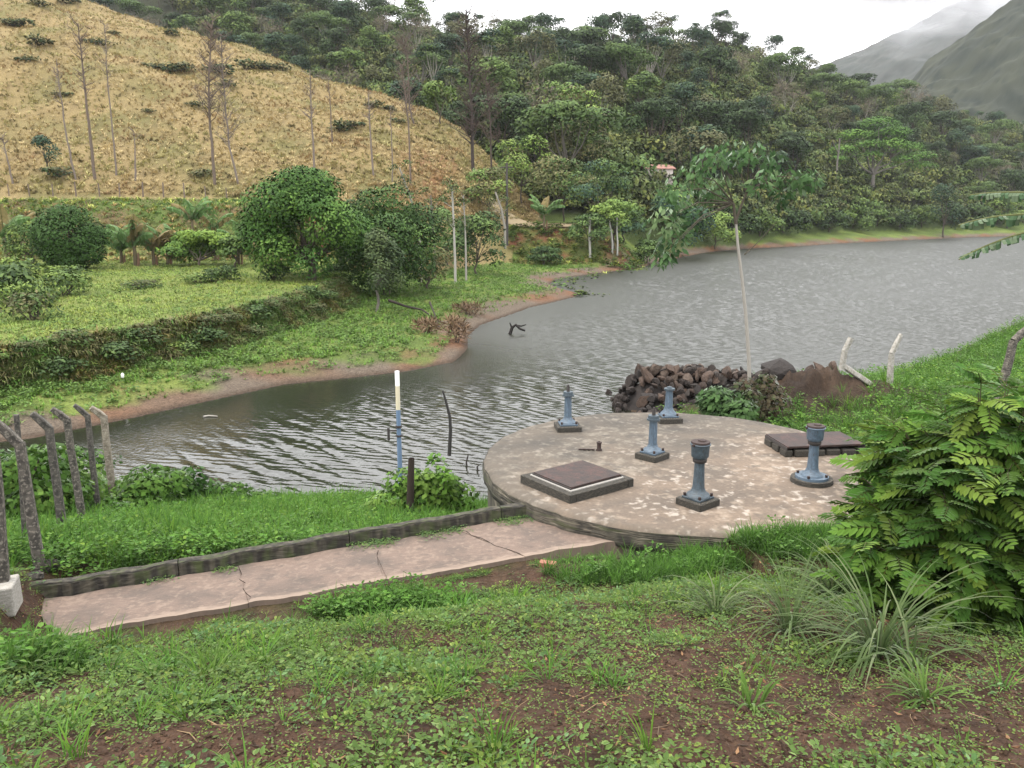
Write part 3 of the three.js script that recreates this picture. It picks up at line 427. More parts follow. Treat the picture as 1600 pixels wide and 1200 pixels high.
{ const t = thing('footing', 'whitewashed concrete block around the foot of the leftmost post', 'footing', P(14, 985, 2.2)[0] - .02, H(...P(14, 985, 2.2)) - .03, 7.3, .35); const g = new RoundedBoxGeometry(.34, .3, .34, 3, .03); const p = g.attributes.position; for (let i = 0; i < p.count; i++) { const k = 1 + N3(p.getX(i) * 9, p.getY(i) * 9, p.getZ(i) * 9) * .06; p.setXYZ(i, p.getX(i) * k, p.getY(i) * k + .12, p.getZ(i) * k); } g.computeVertexNormals(); part('block', g, paleM, t); }
post('white concrete post with a bent top on the right bank', 'concrete posts of the right bank', 24, [1386, 640], [1393, 552], [1408, 522], paleM, .17, -.1);
{ // snapped post: its upper half hangs over, the lower half leans
  const d = 24, foot = v3(1362, 640, d), mid = v3(1318, 572, d), tip = v3(1330, 528, d); foot.y = H(foot.x, d) - .2; const o = foot.clone(), t = thing('fence_post', 'broken white concrete post leaning left with its bent top on the right bank', 'fence post', o.x, o.y, d, 0, 'concrete posts of the right bank');
  part('shaft', bentBar([foot.clone().sub(o), foot.clone().lerp(mid, .5).sub(o), mid.clone().sub(o)], .15), paleM, t);
  part('upper_piece', bentBar([mid.clone().sub(o).add(new THREE.Vector3(-.06, -.12, .02)), v3(1320, 548, d).sub(o), tip.clone().sub(o)], .15), paleM, t);
  const g2 = post('short mossy grey post stump below the broken white post', 'concrete posts of the right bank', 24.3, [1316, 640], [1313, 590], null, darkPostM, .16);
}
post('slanted grey concrete post at the top of the right bank beside the bush', 'concrete posts of the right bank', 20, [1560, 610], [1584, 532], [1606, 512], postM, .2, -.05);
// ------------------------------------------------------------------ rubble by the water
{
  const R = rng(31), cx = 6.55, cd = 26.3, t = thing('rubble_heap', 'heap of dark brown broken stones at the water behind the chamber', 'stone heap', cx, 0, cd);
  const top = (x, z) => 1.32 * Math.exp(-(((x + .7) / 1.75) ** 2 + (z / 1.5) ** 2)) + 1.0 * Math.exp(-(((x - 1.7) / 1.5) ** 2 + (z / 1.4) ** 2)) + .7 * Math.exp(-(((x + 2.2) / .8) ** 2 + (z / 1) ** 2)) - .1;
  const variants = []; for (let k = 0; k < 9; k++) { const g = new THREE.IcosahedronGeometry(.5, 1), p = g.attributes.position, cuts = [...Array(9)].map(() => [dirRand(R), .2 + R() * .16]); const sx = 1.1 + R() * .8, sy = .75 + R() * .4; for (let i = 0; i < p.count; i++) { let v = [p.getX(i), p.getY(i), p.getZ(i)]; for (const [n, h] of cuts) { const q = v[0] * n[0] + v[1] * n[1] + v[2] * n[2]; if (q > h) v = v.map((c, j) => c - n[j] * (q - h)); } p.setXYZ(i, v[0] * sx, v[1] * sy, v[2]); } g.computeVertexNormals(); variants.push(g); }
  const mats = [C(.036, .026, .022), C(.06, .04, .031), C(.028, .022, .02), C(.095, .062, .046), C(.055, .045, .04), C(.12, .088, .07)].map((c, i) => new THREE.MeshStandardMaterial({ color: new THREE.Color().setRGB(...c), roughness: .9, map: i < 9 ? grainRock : null, bumpMap: grit, bumpScale: .02 }));
  const core = new THREE.SphereGeometry(1, 30, 16), p = core.attributes.position; for (let i = 0; i < p.count; i++) { const x = p.getX(i) * 3, z = p.getZ(i) * 2; p.setXYZ(i, x, p.getY(i) > 0 ? Math.max(-.3, top(x, z) - .42) : -.6, z); } core.computeVertexNormals(); part('earth_core', core, mats[2], t);
  for (let k = 0; k < 600; k++) { const x = (R() * 2 - 1) * 3.1, z = (R() * 2 - 1) * 2, y = top(x, z); if (y < .02 && R() < .7) continue; const s = (.2 + R() ** 2 * .26) * (y > 1.05 ? 1.1 : 1), m = part('stone', variants[k % 9], y > 1.08 && R() < .35 ? mats[R() < .5 ? 5 : 3] : mats[Math.floor(R() * 5)], t); m.position.set(x, Math.max(-.1, y - .1 - R() * .15), z); m.rotation.set(R() * 6, R() * 6, R() * 6); m.scale.set(s, s * (.8 + R() * .3), s * (.9 + R() * .4)); }
  { // the 290 stones that show best stay single; the rest at the back is one mass
    const all = t.children.filter(c => c.name === 'stone').sort((a, b) => (b.position.z + b.position.y * 1.6) - (a.position.z + a.position.y * 1.6)), rest = all.slice(290), geos = rest.map(m => { m.updateMatrix(); t.remove(m); return m.geometry.clone().applyMatrix4(m.matrix); }); part('loose_stones', mergeGeometries(geos), mats[0], t).userData.kind = 'stuff'; }
  // boulders along the earth bank to the right
  for (const [i, px, py, s, mi] of [[0, 1212, 578, .62, 2], [1, 1196, 590, .5, 0], [2, 1282, 592, .42, 3], [3, 1262, 594, .36, 1], [4, 1300, 598, .34, 3]]) { const d = 25.2, q = at(px, py, d), b = part('boulder', variants[i + 2], mats[mi], scene); b.name = numbered('boulder'); b.position.set(q[0], Math.max(q[1], H(q[0], d) + s * .15), -d); b.scale.setScalar(s * 1.5); b.rotation.set(i, i * 2, i * .7); tag(b, ['black boulder at the crest of the earth bank', 'dark stone between the shrub and the black boulder', 'tan stone at the right end of the earth bank', 'small brown stone on the rim of the earth bank', 'pale stone before the broken white post'][i], 'boulder'); }
}
// stones, brick and scraps
{
  const R = rng(8), rock = new THREE.IcosahedronGeometry(.5, 2), p = rock.attributes.position; for (let i = 0; i < p.count; i++) { const k = 1 + N3(p.getX(i) * 2.2, p.getY(i) * 2.2, p.getZ(i) * 2.2) * .25; p.setXYZ(i, p.getX(i) * k, p.getY(i) * k * .75, p.getZ(i) * k); } rock.computeVertexNormals();
  for (const [px, py, s, lab] of [[78, 888, .2, 'lump of broken concrete at the foot of the mottled post'], [55, 905, .17, 'brown stone beside the foot of the mottled post'], [98, 880, .13, 'small dark stone behind the kerb end']]) { const g = onG(px, py), m = part(numbered('stone'), rock, plinthM, scene); m.position.set(g[0], g[1] + s * .2, -g[2]); m.scale.setScalar(s); m.rotation.y = R() * 6; tag(m, lab, 'stone'); }
  { const g = onG(856, 884), b = part('brick', rbox(.2, .06, .1, 0, .006), new THREE.MeshStandardMaterial({ color: new THREE.Color().setRGB(.25, .11, .07), roughness: .9, bumpMap: grit, bumpScale: .004 }), scene); b.position.set(g[0], g[1] - .01, -g[2]); b.rotation.y = -.3; tag(b, 'loose red brick in the weeds at the near edge of the path', 'brick'); }
}
// ------------------------------------------------------------------ things in the water
{
  const d = 17.9, b = at(624, 700, d), o = thing('measuring_pole', 'white topped marker pole with a blue lower half standing in the water', 'marker pole', b[0], -.3, d), yA = at(622, 580, d)[1] + .3, y1 = at(622, 603, d)[1] + .3, y2 = at(622, 640, d)[1] + .3;
  const col = (r, g, b2, ro = .5) => new THREE.MeshStandardMaterial({ color: new THREE.Color().setRGB(r, g, b2), roughness: ro });
  part('white_section', cyl(.052, .052, yA - y1, y1 + .001, 16), col(.82, .82, .8), o); part('cream_section', cyl(.05, .05, y1 - y2, y2 + .001, 16), col(.55, .5, .36), o); part('blue_section', cyl(.058, .05, y2 - .0, 0, 16), col(.11, .17, .26), o);
  part('clamp', mergeGeometries([cyl(.075, .075, .05, at(624, 668, d)[1] + .3, 16), cyl(.075, .075, .04, at(624, 682, d)[1] + .3, 16)].map(g => g.toNonIndexed())), darkM, o);
  part('bracket', rbox(.24, .035, .035, at(616, 674, d)[1] + .3, .005, -.13, 0), darkM, o); part('bracket_plate', rbox(.055, .3, .055, at(609, 688, d)[1] + .3, .008, -.24, 0), darkM, o);
}
const limbMesh = (name, pts, r0, r1, c, label, cat) => { const G = new GB(), o = pts[0]; G.limb(pts.map(p => [p.x - o.x, p.y - o.y, p.z - o.z]), r0, r1, c, 7); const m = part(numbered(name), G.build(true), barkM, scene); m.position.copy(o); return tag(m, label, cat); };
limbMesh('stake', [[702, 712], [704, 672], [703, 652], [697, 628], [692, 611]].map(q => v3(q[0], q[1], 17.4)), .045, .022, C(.05, .048, .045), 'thin dark bent stake rising from the water right of the marker pole', 'stake');
{ const base = new THREE.Vector3(...(() => { const q = P(806, 522, 0); return [q[0], .0, -q[1]]; })()); const t = thing('driftwood', 'black forked driftwood sticking out of the open water', 'driftwood', base.x, 0, -base.z); const G = new GB(); G.limb([[-.35, -.1, 0], [-.2, .35, 0], [0, .5, .05], [.25, .28, .1], [.5, .2, .1]], .1, .05, C(.03, .027, .025)); G.limb([[-.2, .3, 0], [-.32, .62, .05]], .06, .03, C(.03, .027, .025)); G.limb([[.05, .46, 0], [.3, .42, -.1], [.55, .5, -.1]], .05, .025, C(.03, .027, .025)); part('branch', G.build(true), barkM, t); }
limbMesh('floating_stick', [[318, 651], [326, 649.5], [340, 650.5]].map(q => { const w = P(q[0], q[1], .03); return new THREE.Vector3(w[0], .03, -w[1]); }), .035, .02, C(.36, .34, .3), 'pale stick floating on the dark water of the inlet', 'stick');
for (const [px, py, h, lab] of [[730, 728, .3, 'short dark snag in the water left of the chamber'], [747, 735, .14, 'tiny snag in the water touching the chamber side']]) { const w = P(px, py, 0); limbMesh('snag', [new THREE.Vector3(w[0], -.2, -w[1]), new THREE.Vector3(w[0] - .02, .1, -w[1]), new THREE.Vector3(w[0] + .03, h, -w[1])], .03, .015, C(.05, .045, .04), lab, 'snag'); }
{ const g = onG(193, 600), R = rng(3), ge = new THREE.IcosahedronGeometry(.055, 2), p = ge.attributes.position; for (let i = 0; i < p.count; i++) { const k = 1 + N3(p.getX(i) * 14, p.getY(i) * 14, p.getZ(i) * 14) * .35; p.setXYZ(i, p.getX(i) * k, p.getY(i) * k * 1.5, p.getZ(i) * k * .8); } ge.computeVertexNormals(); const m = part('plastic_scrap', ge, new THREE.MeshStandardMaterial({ color: new THREE.Color().setRGB(.75, .75, .74), roughness: .4 }), scene); m.position.set(g[0], g[1] + .3, -g[2]); tag(m, 'small scrap of white plastic on the grass slope above the inlet', 'plastic scrap'); }
// ------------------------------------------------------------------ trees, shrubs and the far hills' woods
const bark = C(.09, .075, .06), paleBark = C(.3, .28, .24), greyBark = C(.17, .155, .135);
const DG = [C(0.033, 0.061, 0.019), C(0.045, 0.081, 0.024), C(0.027, 0.049, 0.018)], MG = [C(0.064, 0.111, 0.029), C(0.086, 0.137, 0.036), C(0.054, 0.091, 0.029)], LG = [C(0.128, 0.200, 0.043), C(0.162, 0.231, 0.050), C(0.101, 0.163, 0.040)], OG = [C(0.111, 0.117, 0.046), C(0.143, 0.137, 0.058), C(0.085, 0.091, 0.039)], BR = [C(0.176, 0.135, 0.101), C(0.135, 0.108, 0.084), C(0.121, 0.115, 0.068)], BG = [C(0.042, 0.084, 0.048), C(0.060, 0.108, 0.060), C(0.034, 0.066, 0.041)];
const pt3 = (x, y, z) => [x, y, z];
function wob(R, a, b, n, k) { const out = []; for (let i = 0; i <= n; i++) { const f = i / n, e = Math.sin(f * Math.PI) * k; out.push([lerp(a[0], b[0], f) + (R() - .5) * e, lerp(a[1], b[1], f) + (R() - .5) * e * .4, lerp(a[2], b[2], f) + (R() - .5) * e]); } return out; }
function broadTree({ seed, h, trunk, r, ry, nl, n, leaf, wid, pal, lobes, tr = .25, barkC = bark, mat = farLeafM, fork = .45, spread = .6, low = -.35, small = .42, opt = {} }) {
  const R = rng(seed), t = new THREE.Group(), cy = trunk + ry * .8, lb = lobes || lobesOf(R, 0, cy, 0, r, ry, r, nl, small, low), W = new GB(), L = new GB();
  W.limb(wob(R, [0, -.3, 0], [(R() - .5) * .4, cy * fork + .2, (R() - .5) * .4], 4, .3), tr, tr * .7, barkC, 7); const top = [0, cy * fork, 0];
  lb.forEach((l, i) => { if (i < 9) W.limb(wob(R, top, [l[0] * .85, l[1] - l[4] * .2, l[2] * .85], 4, r * .15), tr * .45, tr * .12, barkC, 5); });
  foliage(L, R, lb, n, leaf, wid, pal, opt);
  part('trunk', W.build(true), barkM, t); part('crown', L.build(), mat, t); return t;
}
function plant(t, name, label, cat, x, y, d, turn = 0, s = 1, group) { t.name = numbered(name); t.position.set(x, y, -d); t.rotation.y = turn; if (typeof s === 'number') t.scale.setScalar(s); else t.scale.set(...s); scene.add(t); return tag(t, label, cat, group); }
function bush(seed, rx, ry, rz, nl, n, leaf, wid, pal, mat = farLeafM, opt = {}) {
  const R = rng(seed), t = new THREE.Group(), W = new GB(), L = new GB(), lb = lobesOf(R, 0, ry * .55, 0, rx, ry * .55, rz, nl, .5, -.2); lb.push([0, ry * .35, 0, rx * .75, ry * .4, rz * .75]);
  for (let k = 0; k < 6; k++) { const l = lb[k % lb.length]; W.limb(wob(R, [(R() - .5) * rx * .3, -.15, (R() - .5) * rz * .3], [l[0] * .9, l[1], l[2] * .9], 3, .1 * rx), .035 * rx, .012 * rx, bark, 5); }
  foliage(L, R, lb, n, leaf, wid, pal, { under: .7, ...opt }); part('stems', W.build(true), barkM, t); part('foliage', L.build(), mat, t); return t;
}
const ORD = ['first', 'second', 'third', 'fourth', 'fifth', 'sixth', 'seventh', 'eighth', 'ninth', 'tenth', 'eleventh', 'twelfth', 'thirteenth', 'fourteenth', 'fifteenth', 'sixteenth', 'seventeenth', 'eighteenth', 'nineteenth', 'twentieth'];
const SMALL = ['leftmost', 'middle', 'rightmost'];
function ordinal(list) { const by = {}; for (const m of list) (by[m.key] ??= []).push(m); for (const [key, ms] of Object.entries(by)) { ms.sort((a, b) => a.px - b.px); ms.forEach((m, i) => { m.o.userData.label = ms.length === 1 ? key : ms.length <= 3 ? `${ms.length === 2 ? SMALL[i * 2] : SMALL[i]} ${key}` : `${key}, ${ORD[i] ?? i + 1 + 'th'} from left`; }); } }
// ---- the far woods: six kinds of tree, set over the hill
{
  const kinds = [
    ['round_tree', 'dark round crowned tree', broadTree({ seed: 101, h: 12, trunk: 4.5, r: 4.6, ry: 4.2, nl: 11, n: 2500, leaf: .5, wid: .33, pal: DG.concat(MG.slice(2)), tr: .28 })],
    ['spreading_tree', 'green flat crowned tree', broadTree({ seed: 102, h: 13, trunk: 7, r: 5.6, ry: 2.6, nl: 12, n: 2500, leaf: .48, wid: .3, pal: MG, tr: .25, barkC: greyBark, low: -.1 })],
    ['lime_tree', 'bright yellowish green tree', broadTree({ seed: 103, h: 11, trunk: 3.8, r: 4.3, ry: 4, nl: 10, n: 2400, leaf: .5, wid: .33, pal: LG.concat(MG), tr: .22 })],
    ['olive_tree', 'thin olive brown tree', broadTree({ seed: 104, h: 12, trunk: 4.8, r: 4.4, ry: 3.9, nl: 9, n: 1250, leaf: .55, wid: .28, pal: OG, tr: .2, barkC: greyBark })],
    ['bare_twig_tree', 'grey half bare tree', broadTree({ seed: 105, h: 12, trunk: 4, r: 4.1, ry: 4.5, nl: 14, n: 950, leaf: .8, wid: .09, pal: BR, tr: .18, barkC: paleBark, opt: { droop: -.5, flat: 0 } })],
    ['tall_tree', 'tall pale trunked tree', broadTree({ seed: 106, h: 17, trunk: 11, r: 3.9, ry: 2.8, nl: 8, n: 1200, leaf: .5, wid: .3, pal: MG.concat(BG), tr: .2, barkC: paleBark, small: .36 })],
    ['blue_green_tree', 'dense bluish green tree', broadTree({ seed: 107, h: 12, trunk: 4, r: 4.4, ry: 4.8, nl: 12, n: 2600, leaf: .48, wid: .29, pal: BG.concat(DG), tr: .24 })],
  ];
  const R = rng(4242), put = [], used = kinds.map(() => false);
  const made = [], sector = px => px < 560 ? 'behind the dry hill' : px < 725 ? 'left of the dark bare tree' : px < 850 ? 'right of the dark bare tree' : px < 985 ? 'above the dirt road' : px < 1110 ? 'above the roofed house' : px < 1270 ? 'beyond the slender tree' : px < 1440 ? 'about the wide tiered tree' : 'under the mountain flank';
  const place = (x, d, k, s, where) => { const y = H(x, d) - .3, [nm, lab, proto] = kinds[k], turn = R() * 6.28; const o = used[k] ? copyOf(proto, lab, x, y, d, turn, s, 'trees of the wooded hill') : plant(proto, nm, lab, 'tree', x, y, d, turn, s, 'trees of the wooded hill'); used[k] = true; const px = bearing(x, d); made.push({ o, px, key: `${lab} ${where} ${sector(px)}` }); };
  // rows along the ridge, seen against the sky
  for (let px = 130; px < 1690; px += px < 1200 ? 34 : 30) { const p = px + (R() - .5) * 20, d = woodT(p, 2) * (.985 - R() * .03), k = R() < .38 ? 5 : R() < .5 ? 1 : R() < .6 ? 0 : R() < .6 ? 6 : 3, x = (p - 800) / 1278 * d; place(x, d, k, (k === 5 ? .78 : .85) * (.7 + R() * .5) * (p > 1250 ? .75 : 1), 'on the skyline'); }
  // the slope, thinned by what stands before it
  let tries = 0; while (put.length < 225 && tries++ < 20000) {
    const px = 170 + R() * 1520, f = R() ** 1.15, d0 = woodT(px, 3) + 3, d1 = woodT(px, 2) * .95, d = lerp(d0, d1, f), x = (px - 800) / 1278 * d; if (dryT(px, 2) + 4 > d && px < 900) continue;
    H(x, d); if (info.zone !== 'wood') continue; if ((px > 1240 && px < 1520 && d < 252) || (px > 968 && px < 1075 && d < 152)) continue; const gap = lerp(7.2, 10.5, f); if (put.some(q => Math.hypot(q[0] - x, q[1] - d) < gap)) continue; put.push([x, d]);
    const dark = sstep(850, 1050, px) * sstep(1500, 1250, px) * sstep(.75, .3, f), q = R(); let k; if (R() < dark * .75) k = R() < .6 ? 0 : 6; else k = q < .2 ? 0 : q < .38 ? 1 : q < .56 ? 2 : q < .7 ? 3 : q < .8 ? 4 : q < .88 ? 5 : 6;
    const s = .72 + R() * .5; place(x, d, k, [s * (.9 + R() * .3), s * (k === 5 ? .8 : 1) * (.85 + R() * .3), s * (.9 + R() * .3)], f < .3 ? 'low down' : f < .65 ? 'halfway up' : 'high up');
  }
  ordinal(made);
  // undergrowth between them
  const G = new GB(), Q = rng(9); foliage(G, Q, lobesOf(Q, 0, .9, 0, 1.8, 1.3, 1.8, 6, .6, 0), 260, .4, .24, DG.concat(MG), { under: .2 });
  const list = []; for (let k = 0; k < 9000 && list.length < 5200; k++) { const px = 300 + R() * 1450, d = lerp(woodT(px, 3) - 3, woodT(px, 2) + 8, R()), x = (px - 800) / 1278 * d; const y = H(x, d); if (info.zone !== 'wood') continue; list.push([x, y - .2, d, R() * 6.28, .8 + R() * 1.3, .6 + R() * .9]); }
  const im = new THREE.InstancedMesh(G.build(), farLeafM, list.length), M = new THREE.Matrix4(), q = new THREE.Quaternion(), c = new THREE.Color(); list.forEach((l, i) => { M.compose(new THREE.Vector3(l[0], l[1], -l[2]), q.setFromEuler(new THREE.Euler(0, l[3], 0)), new THREE.Vector3(l[4], l[4] * l[5], l[4])); im.setMatrixAt(i, M); const g = .6 + R() * .9; im.setColorAt(i, c.setRGB(g * (1 + R() * .5), g, g * .9)); });
  im.name = 'undergrowth'; scene.add(im); tag(im, 'dense dark undergrowth between the trees of the wooded hill', 'undergrowth', null, 'stuff');
}
// ---- the big trees and shrubs that can be told apart
const gAt = (px, py) => onG(px, py);
function tree(name, label, cat, px, py, d, opts, turn = 0) { const x = at(px, py, d)[0], y = H(x, d); return plant(broadTree(opts), name, label, cat, x, y, d, turn); }
{
  // mango trees on the meadow
  const big = { seed: 201, trunk: .35, r: 3.7, ry: 3.45, nl: 34, n: 24000, leaf: .25, wid: .115, pal: [C(.045, .105, .018), C(.06, .135, .022), C(.035, .08, .016), C(.1, .19, .032)], tr: .3, mat: farLeafM, low: -.75, small: .4, opt: { under: .8, droop: .6 } };
  { const x = at(485, 430, 51)[0]; plant(broadTree(big), 'mango_tree', 'large dense dark green tree at the middle of the meadow', 'tree', x, H(x, 51) - .1, 51, 0, [1, 1.02, 1]); }
  { const x = at(602, 420, 57)[0]; plant(broadTree({ ...big, seed: 202, r: 3.6, ry: 3.9, trunk: .6, n: 21000, pal: [C(.03, .065, .016), C(.04, .085, .02), C(.055, .11, .024), C(.08, .145, .03)] }), 'mango_tree', 'tall dark tree right behind the large meadow tree', 'tree', x, H(x, 57) - .1, 57, 1); }
  { const x = at(590, 450, 47)[0]; plant(broadTree({ seed: 203, trunk: 1.3, r: 1.35, ry: 2.0, nl: 15, n: 4200, leaf: .2, wid: .09, pal: [C(.065, .095, .04), C(.085, .12, .042), C(.05, .08, .034)], tr: .1, low: -.9, small: .38, barkC: greyBark, opt: { under: 1 } }), 'thin_tree', 'slender ragged grey green tree before the large meadow trees', 'tree', x, H(x, 47) - .1, 47, 0, [1, .95, 1]); }
  { const x = at(112, 412, 58)[0]; plant(broadTree({ seed: 204, trunk: .35, r: 2.55, ry: 2.45, lobes: [[0, 2.35, 0, 2.45, 2.35, 2.45], ...lobesOf(rng(2041), 0, 2.35, 0, 2.55, 2.4, 2.55, 34, .34, -.9)], n: 17000, leaf: .2, wid: .1, pal: [C(.034, .08, .014), C(.046, .1, .018), C(.04, .09, .018)], tr: .18, low: -.9, small: .46, opt: { under: 1 } }), 'round_bush', 'large dark round bush with a smooth outline on the left of the meadow', 'bush', x, H(x, 58), 58); }
  { const x = at(48, 400, 61)[0]; plant(broadTree({ seed: 205, trunk: .5, r: 1.5, ry: 1.7, nl: 14, n: 2600, leaf: .2, wid: .1, pal: MG.concat(LG), tr: .12, low: -.8 }), 'shrub', 'leafy mid green shrub left of the smooth round bush', 'shrub', x, H(x, 61), 61); }
  { const x = at(310, 398, 61)[0]; plant(broadTree({ seed: 206, trunk: .35, r: 3.3, ry: 1.55, nl: 20, n: 8000, leaf: .26, wid: .16, pal: [C(.11, .2, .035), C(.16, .25, .04), C(.075, .145, .03)], tr: .12, low: -.5, small: .36 }), 'shrub', 'wide bright green shrub between the banana plants and the large tree', 'shrub', x, H(x, 61) - .2, 61, .5); }
  { const x = at(368, 390, 60)[0]; plant(broadTree({ seed: 212, trunk: .6, r: 1.4, ry: 1.0, nl: 10, n: 1800, leaf: .24, wid: .14, pal: LG.concat(MG), tr: .08, low: -.4 }), 'shrub', 'small bright shrub close to the large meadow tree', 'shrub', x, H(x, 60) - .1, 60, 2); }
  // slope and field growth that reads as clumps
  const clump = [bush(301, 1.0, 1.0, 1.0, 7, 620, .17, .1, LG.concat(MG)), bush(302, 1.0, .8, 1.0, 8, 620, .15, .08, MG.concat(OG)), bush(303, 1.0, 1.1, 1.0, 6, 560, .2, .12, DG.concat(MG))];
  const kindOf = ['bright green', 'greyish green', 'dark green']; const usedC = [0, 0, 0];
  const put = (k, px, py, s, label, group, name = 'clump_bush', dOff = 0) => { const g = onG(px, py); const x = g[0], d = g[2] + dOff, y = H(x, d) - .05; if (!usedC[k]++) return plant(clump[k], name, label, 'bush', x, y, d, px, s, group); const c = copyOf(clump[k], label, x, y, d, px, s, group); return c; };
  [[0, 40, 478, [1.2, 1.1, 1], 'left edge of the meadow below the shrubs'], [2, 15, 470, 1.5, 'left edge of the frame on the meadow'], [0, 100, 462, 1.2, 'beside the foot of the round bush'], [1, 60, 500, 1.3, 'left part of the field by its edge'], [0, 95, 440, [1.6, 1, 1.2], 'in front of the round bush'], [2, 330, 440, .7, 'alone on the field left of the large tree'], [2, 360, 438, .8, 'alone on the field next to the large tree'], [1, 215, 452, [1.9, .6, .8], 'on the reddish mound of the field'], [0, 310, 442, [1.2, .6, .8], 'on the field between the mound and the large tree'], [2, 425, 438, 1.0, 'under the left side of the large tree'], [0, 20, 440, 1.5, 'under the banana leaves on the left']].forEach(([k, px, py, s, w]) => put(k, px, py, s, `${kindOf[k]} low bush ${w}`));
  // the scarp along the field's edge
  const R = rng(61), scarp = []; for (let i = 0; i < terrace.length - 2; i++) { const [x0, d0] = terrace[i], [x1, d1] = terrace[i + 1], L = Math.hypot(x1 - x0, d1 - d0); for (let q = 0; q < L; q += 1.3) { const f = q / L, off = (R() - .2) * 1.1, x = lerp(x0, x1, f) + off * (d1 - d0) / L, d = lerp(d0, d1, f) - off * (x1 - x0) / L; if (x / d < -.72) continue; const k = R() < .4 ? 1 : R() < .6 ? 2 : 0, s = .5 + R() * .4; scarp.push({ o: copyOf(clump[k], 'bush', x, H(x, d) - .1, d, R() * 6, [s * 1.2, s * .7, s], `bushes of the overgrown bank`), px: bearing(x, d), key: `${kindOf[k]} bush in the bank at the edge of the field` }); } }
  ordinal(scarp);
  // the tongue of land: shrubs and slim trees
  const T = (o) => broadTree(o), S = (seed, r, ry, n, pal, trunk = .5, leaf = .3) => ({ seed, trunk, r, ry, nl: 13, n, leaf, wid: leaf * .5, pal: pal.map(c => mul3(c, 1.3)), tr: .1, low: -.75, small: .38 });
  [['shrub', 'yellowish drooping shrub at the edge of the meadow under the slim pale trunks', 666, 418, 62, S(401, 1.7, 1.5, 1900, [C(.11, .12, .045), C(.09, .105, .04), C(.14, .14, .05)], .3, .2)],
   ['shrub', 'dark green tree clump behind the slim pale trunks', 745, 400, 76, S(402, 2.7, 2.5, 2900, DG.concat(MG), .8)], ['shrub', 'mid green tree clump between the pale trunks and the utility pole', 700, 380, 82, S(403, 2.6, 2.6, 2400, MG, 1)],
   ['shrub', 'low dark round shrub on the reddish bank below the dirt road', 850, 385, 92, S(404, 1.5, 1.0, 1300, DG, .3, .26)],
   ['shrub', 'yellow green tree left of the dirt road', 765, 345, 100, S(405, 2.6, 2.2, 2000, LG.concat(OG), 1.4)], ['shrub', 'pale olive tree above the dirt road', 815, 335, 112, S(406, 3.6, 3.2, 2400, OG.concat(LG), 2)], ['tree', 'grey green tree over the right part of the dirt road', 880, 345, 108, S(407, 3.8, 2.6, 2500, MG.concat(OG), 2.6)],
   ['tree', 'green tree with hanging leaves above the white trunks', 935, 345, 104, S(408, 3.4, 2.6, 2500, BG.concat(MG), 2.2)], ['shrub', 'lime green shrub with white trunks by the water', 960, 388, 98, S(409, 2.3, 1.5, 1900, LG, 2.2)], ['shrub', 'dark shrub beside the white trunks by the water', 922, 395, 96, S(410, 1.9, 1.6, 1500, MG.concat(DG), 1)],
   ['tree', 'bluish green leafy tree at the tip of the tongue of land', 1050, 400, 121, S(411, 4.2, 3.6, 3400, BG.concat(LG.slice(0, 1)), 1.2, .42)], ['tree', 'mid green tree hiding the walls of the roofed house', 1026, 345, 141, S(417, 3.9, 1.75, 2700, MG.concat(LG), .2, .36)], ['shrub', 'lime green shrub right of the tongue of land', 1118, 372, 140, S(412, 3.3, 2.8, 2300, LG, .4, .36)], ['shrub', 'small green shrub on the shore under the leafy tree', 1010, 410, 104, S(413, 1.6, 1.3, 1200, MG, .2)],
   ['tree', 'leafy tree behind the crown of the slender tree', 975, 352, 107, S(414, 2.4, 1.9, 2000, MG.concat(BG), 1.2, .34)], ['tree', 'olive tree behind the red roofed house', 905, 300, 128, S(415, 4.2, 4.0, 2400, OG, 3, .36)], ['tree', 'round crowned tree with a pale trunk above the meadow trees', 890, 270, 135, { ...S(416, 4.6, 4.0, 2400, OG.concat(LG), 5, .4), barkC: paleBark }]
  ].forEach(([nm, lab, px, py, d, o], i) => { const x = at(px, py, d)[0]; plant(T({ ...o, n: Math.round(o.n * 1.25) }), nm, lab, nm, x, H(x, d) - .1, d, i, d > 90 ? 1.22 : 1.1); });
  // shore shrubs of the far side
  const shore = [T({ seed: 421, trunk: .1, r: 4.2, ry: 3.4, nl: 14, n: 2000, leaf: .52, wid: .34, pal: MG.concat(LG), tr: .16, low: -.6 }), T({ seed: 422, trunk: .1, r: 4.4, ry: 3.1, nl: 14, n: 2000, leaf: .52, wid: .34, pal: DG.concat(MG), tr: .16, low: -.6 }), T({ seed: 423, trunk: 0, r: 4, ry: 3.0, nl: 12, n: 1900, leaf: .55, wid: .36, pal: LG.concat(MG), tr: .16, low: -.6 })];
  const where = ['beside the fallen twig of the slender tree', 'at the narrow grass strip of the far shore', 'with a pale top on the far shore', 'below the wide two tiered tree', 'at the middle of the far shore row', 'with large leaves in the far shore row', 'with a low skirt in the far shore row', 'next to the dark column tree of the far shore', 'near the right end of the far shore', 'behind the banana leaves on the far shore', 'at the right edge of the far shore', 'right of the lime shrub', 'between the lime shrub and the far grass strip', 'at the far end of the shore row'];
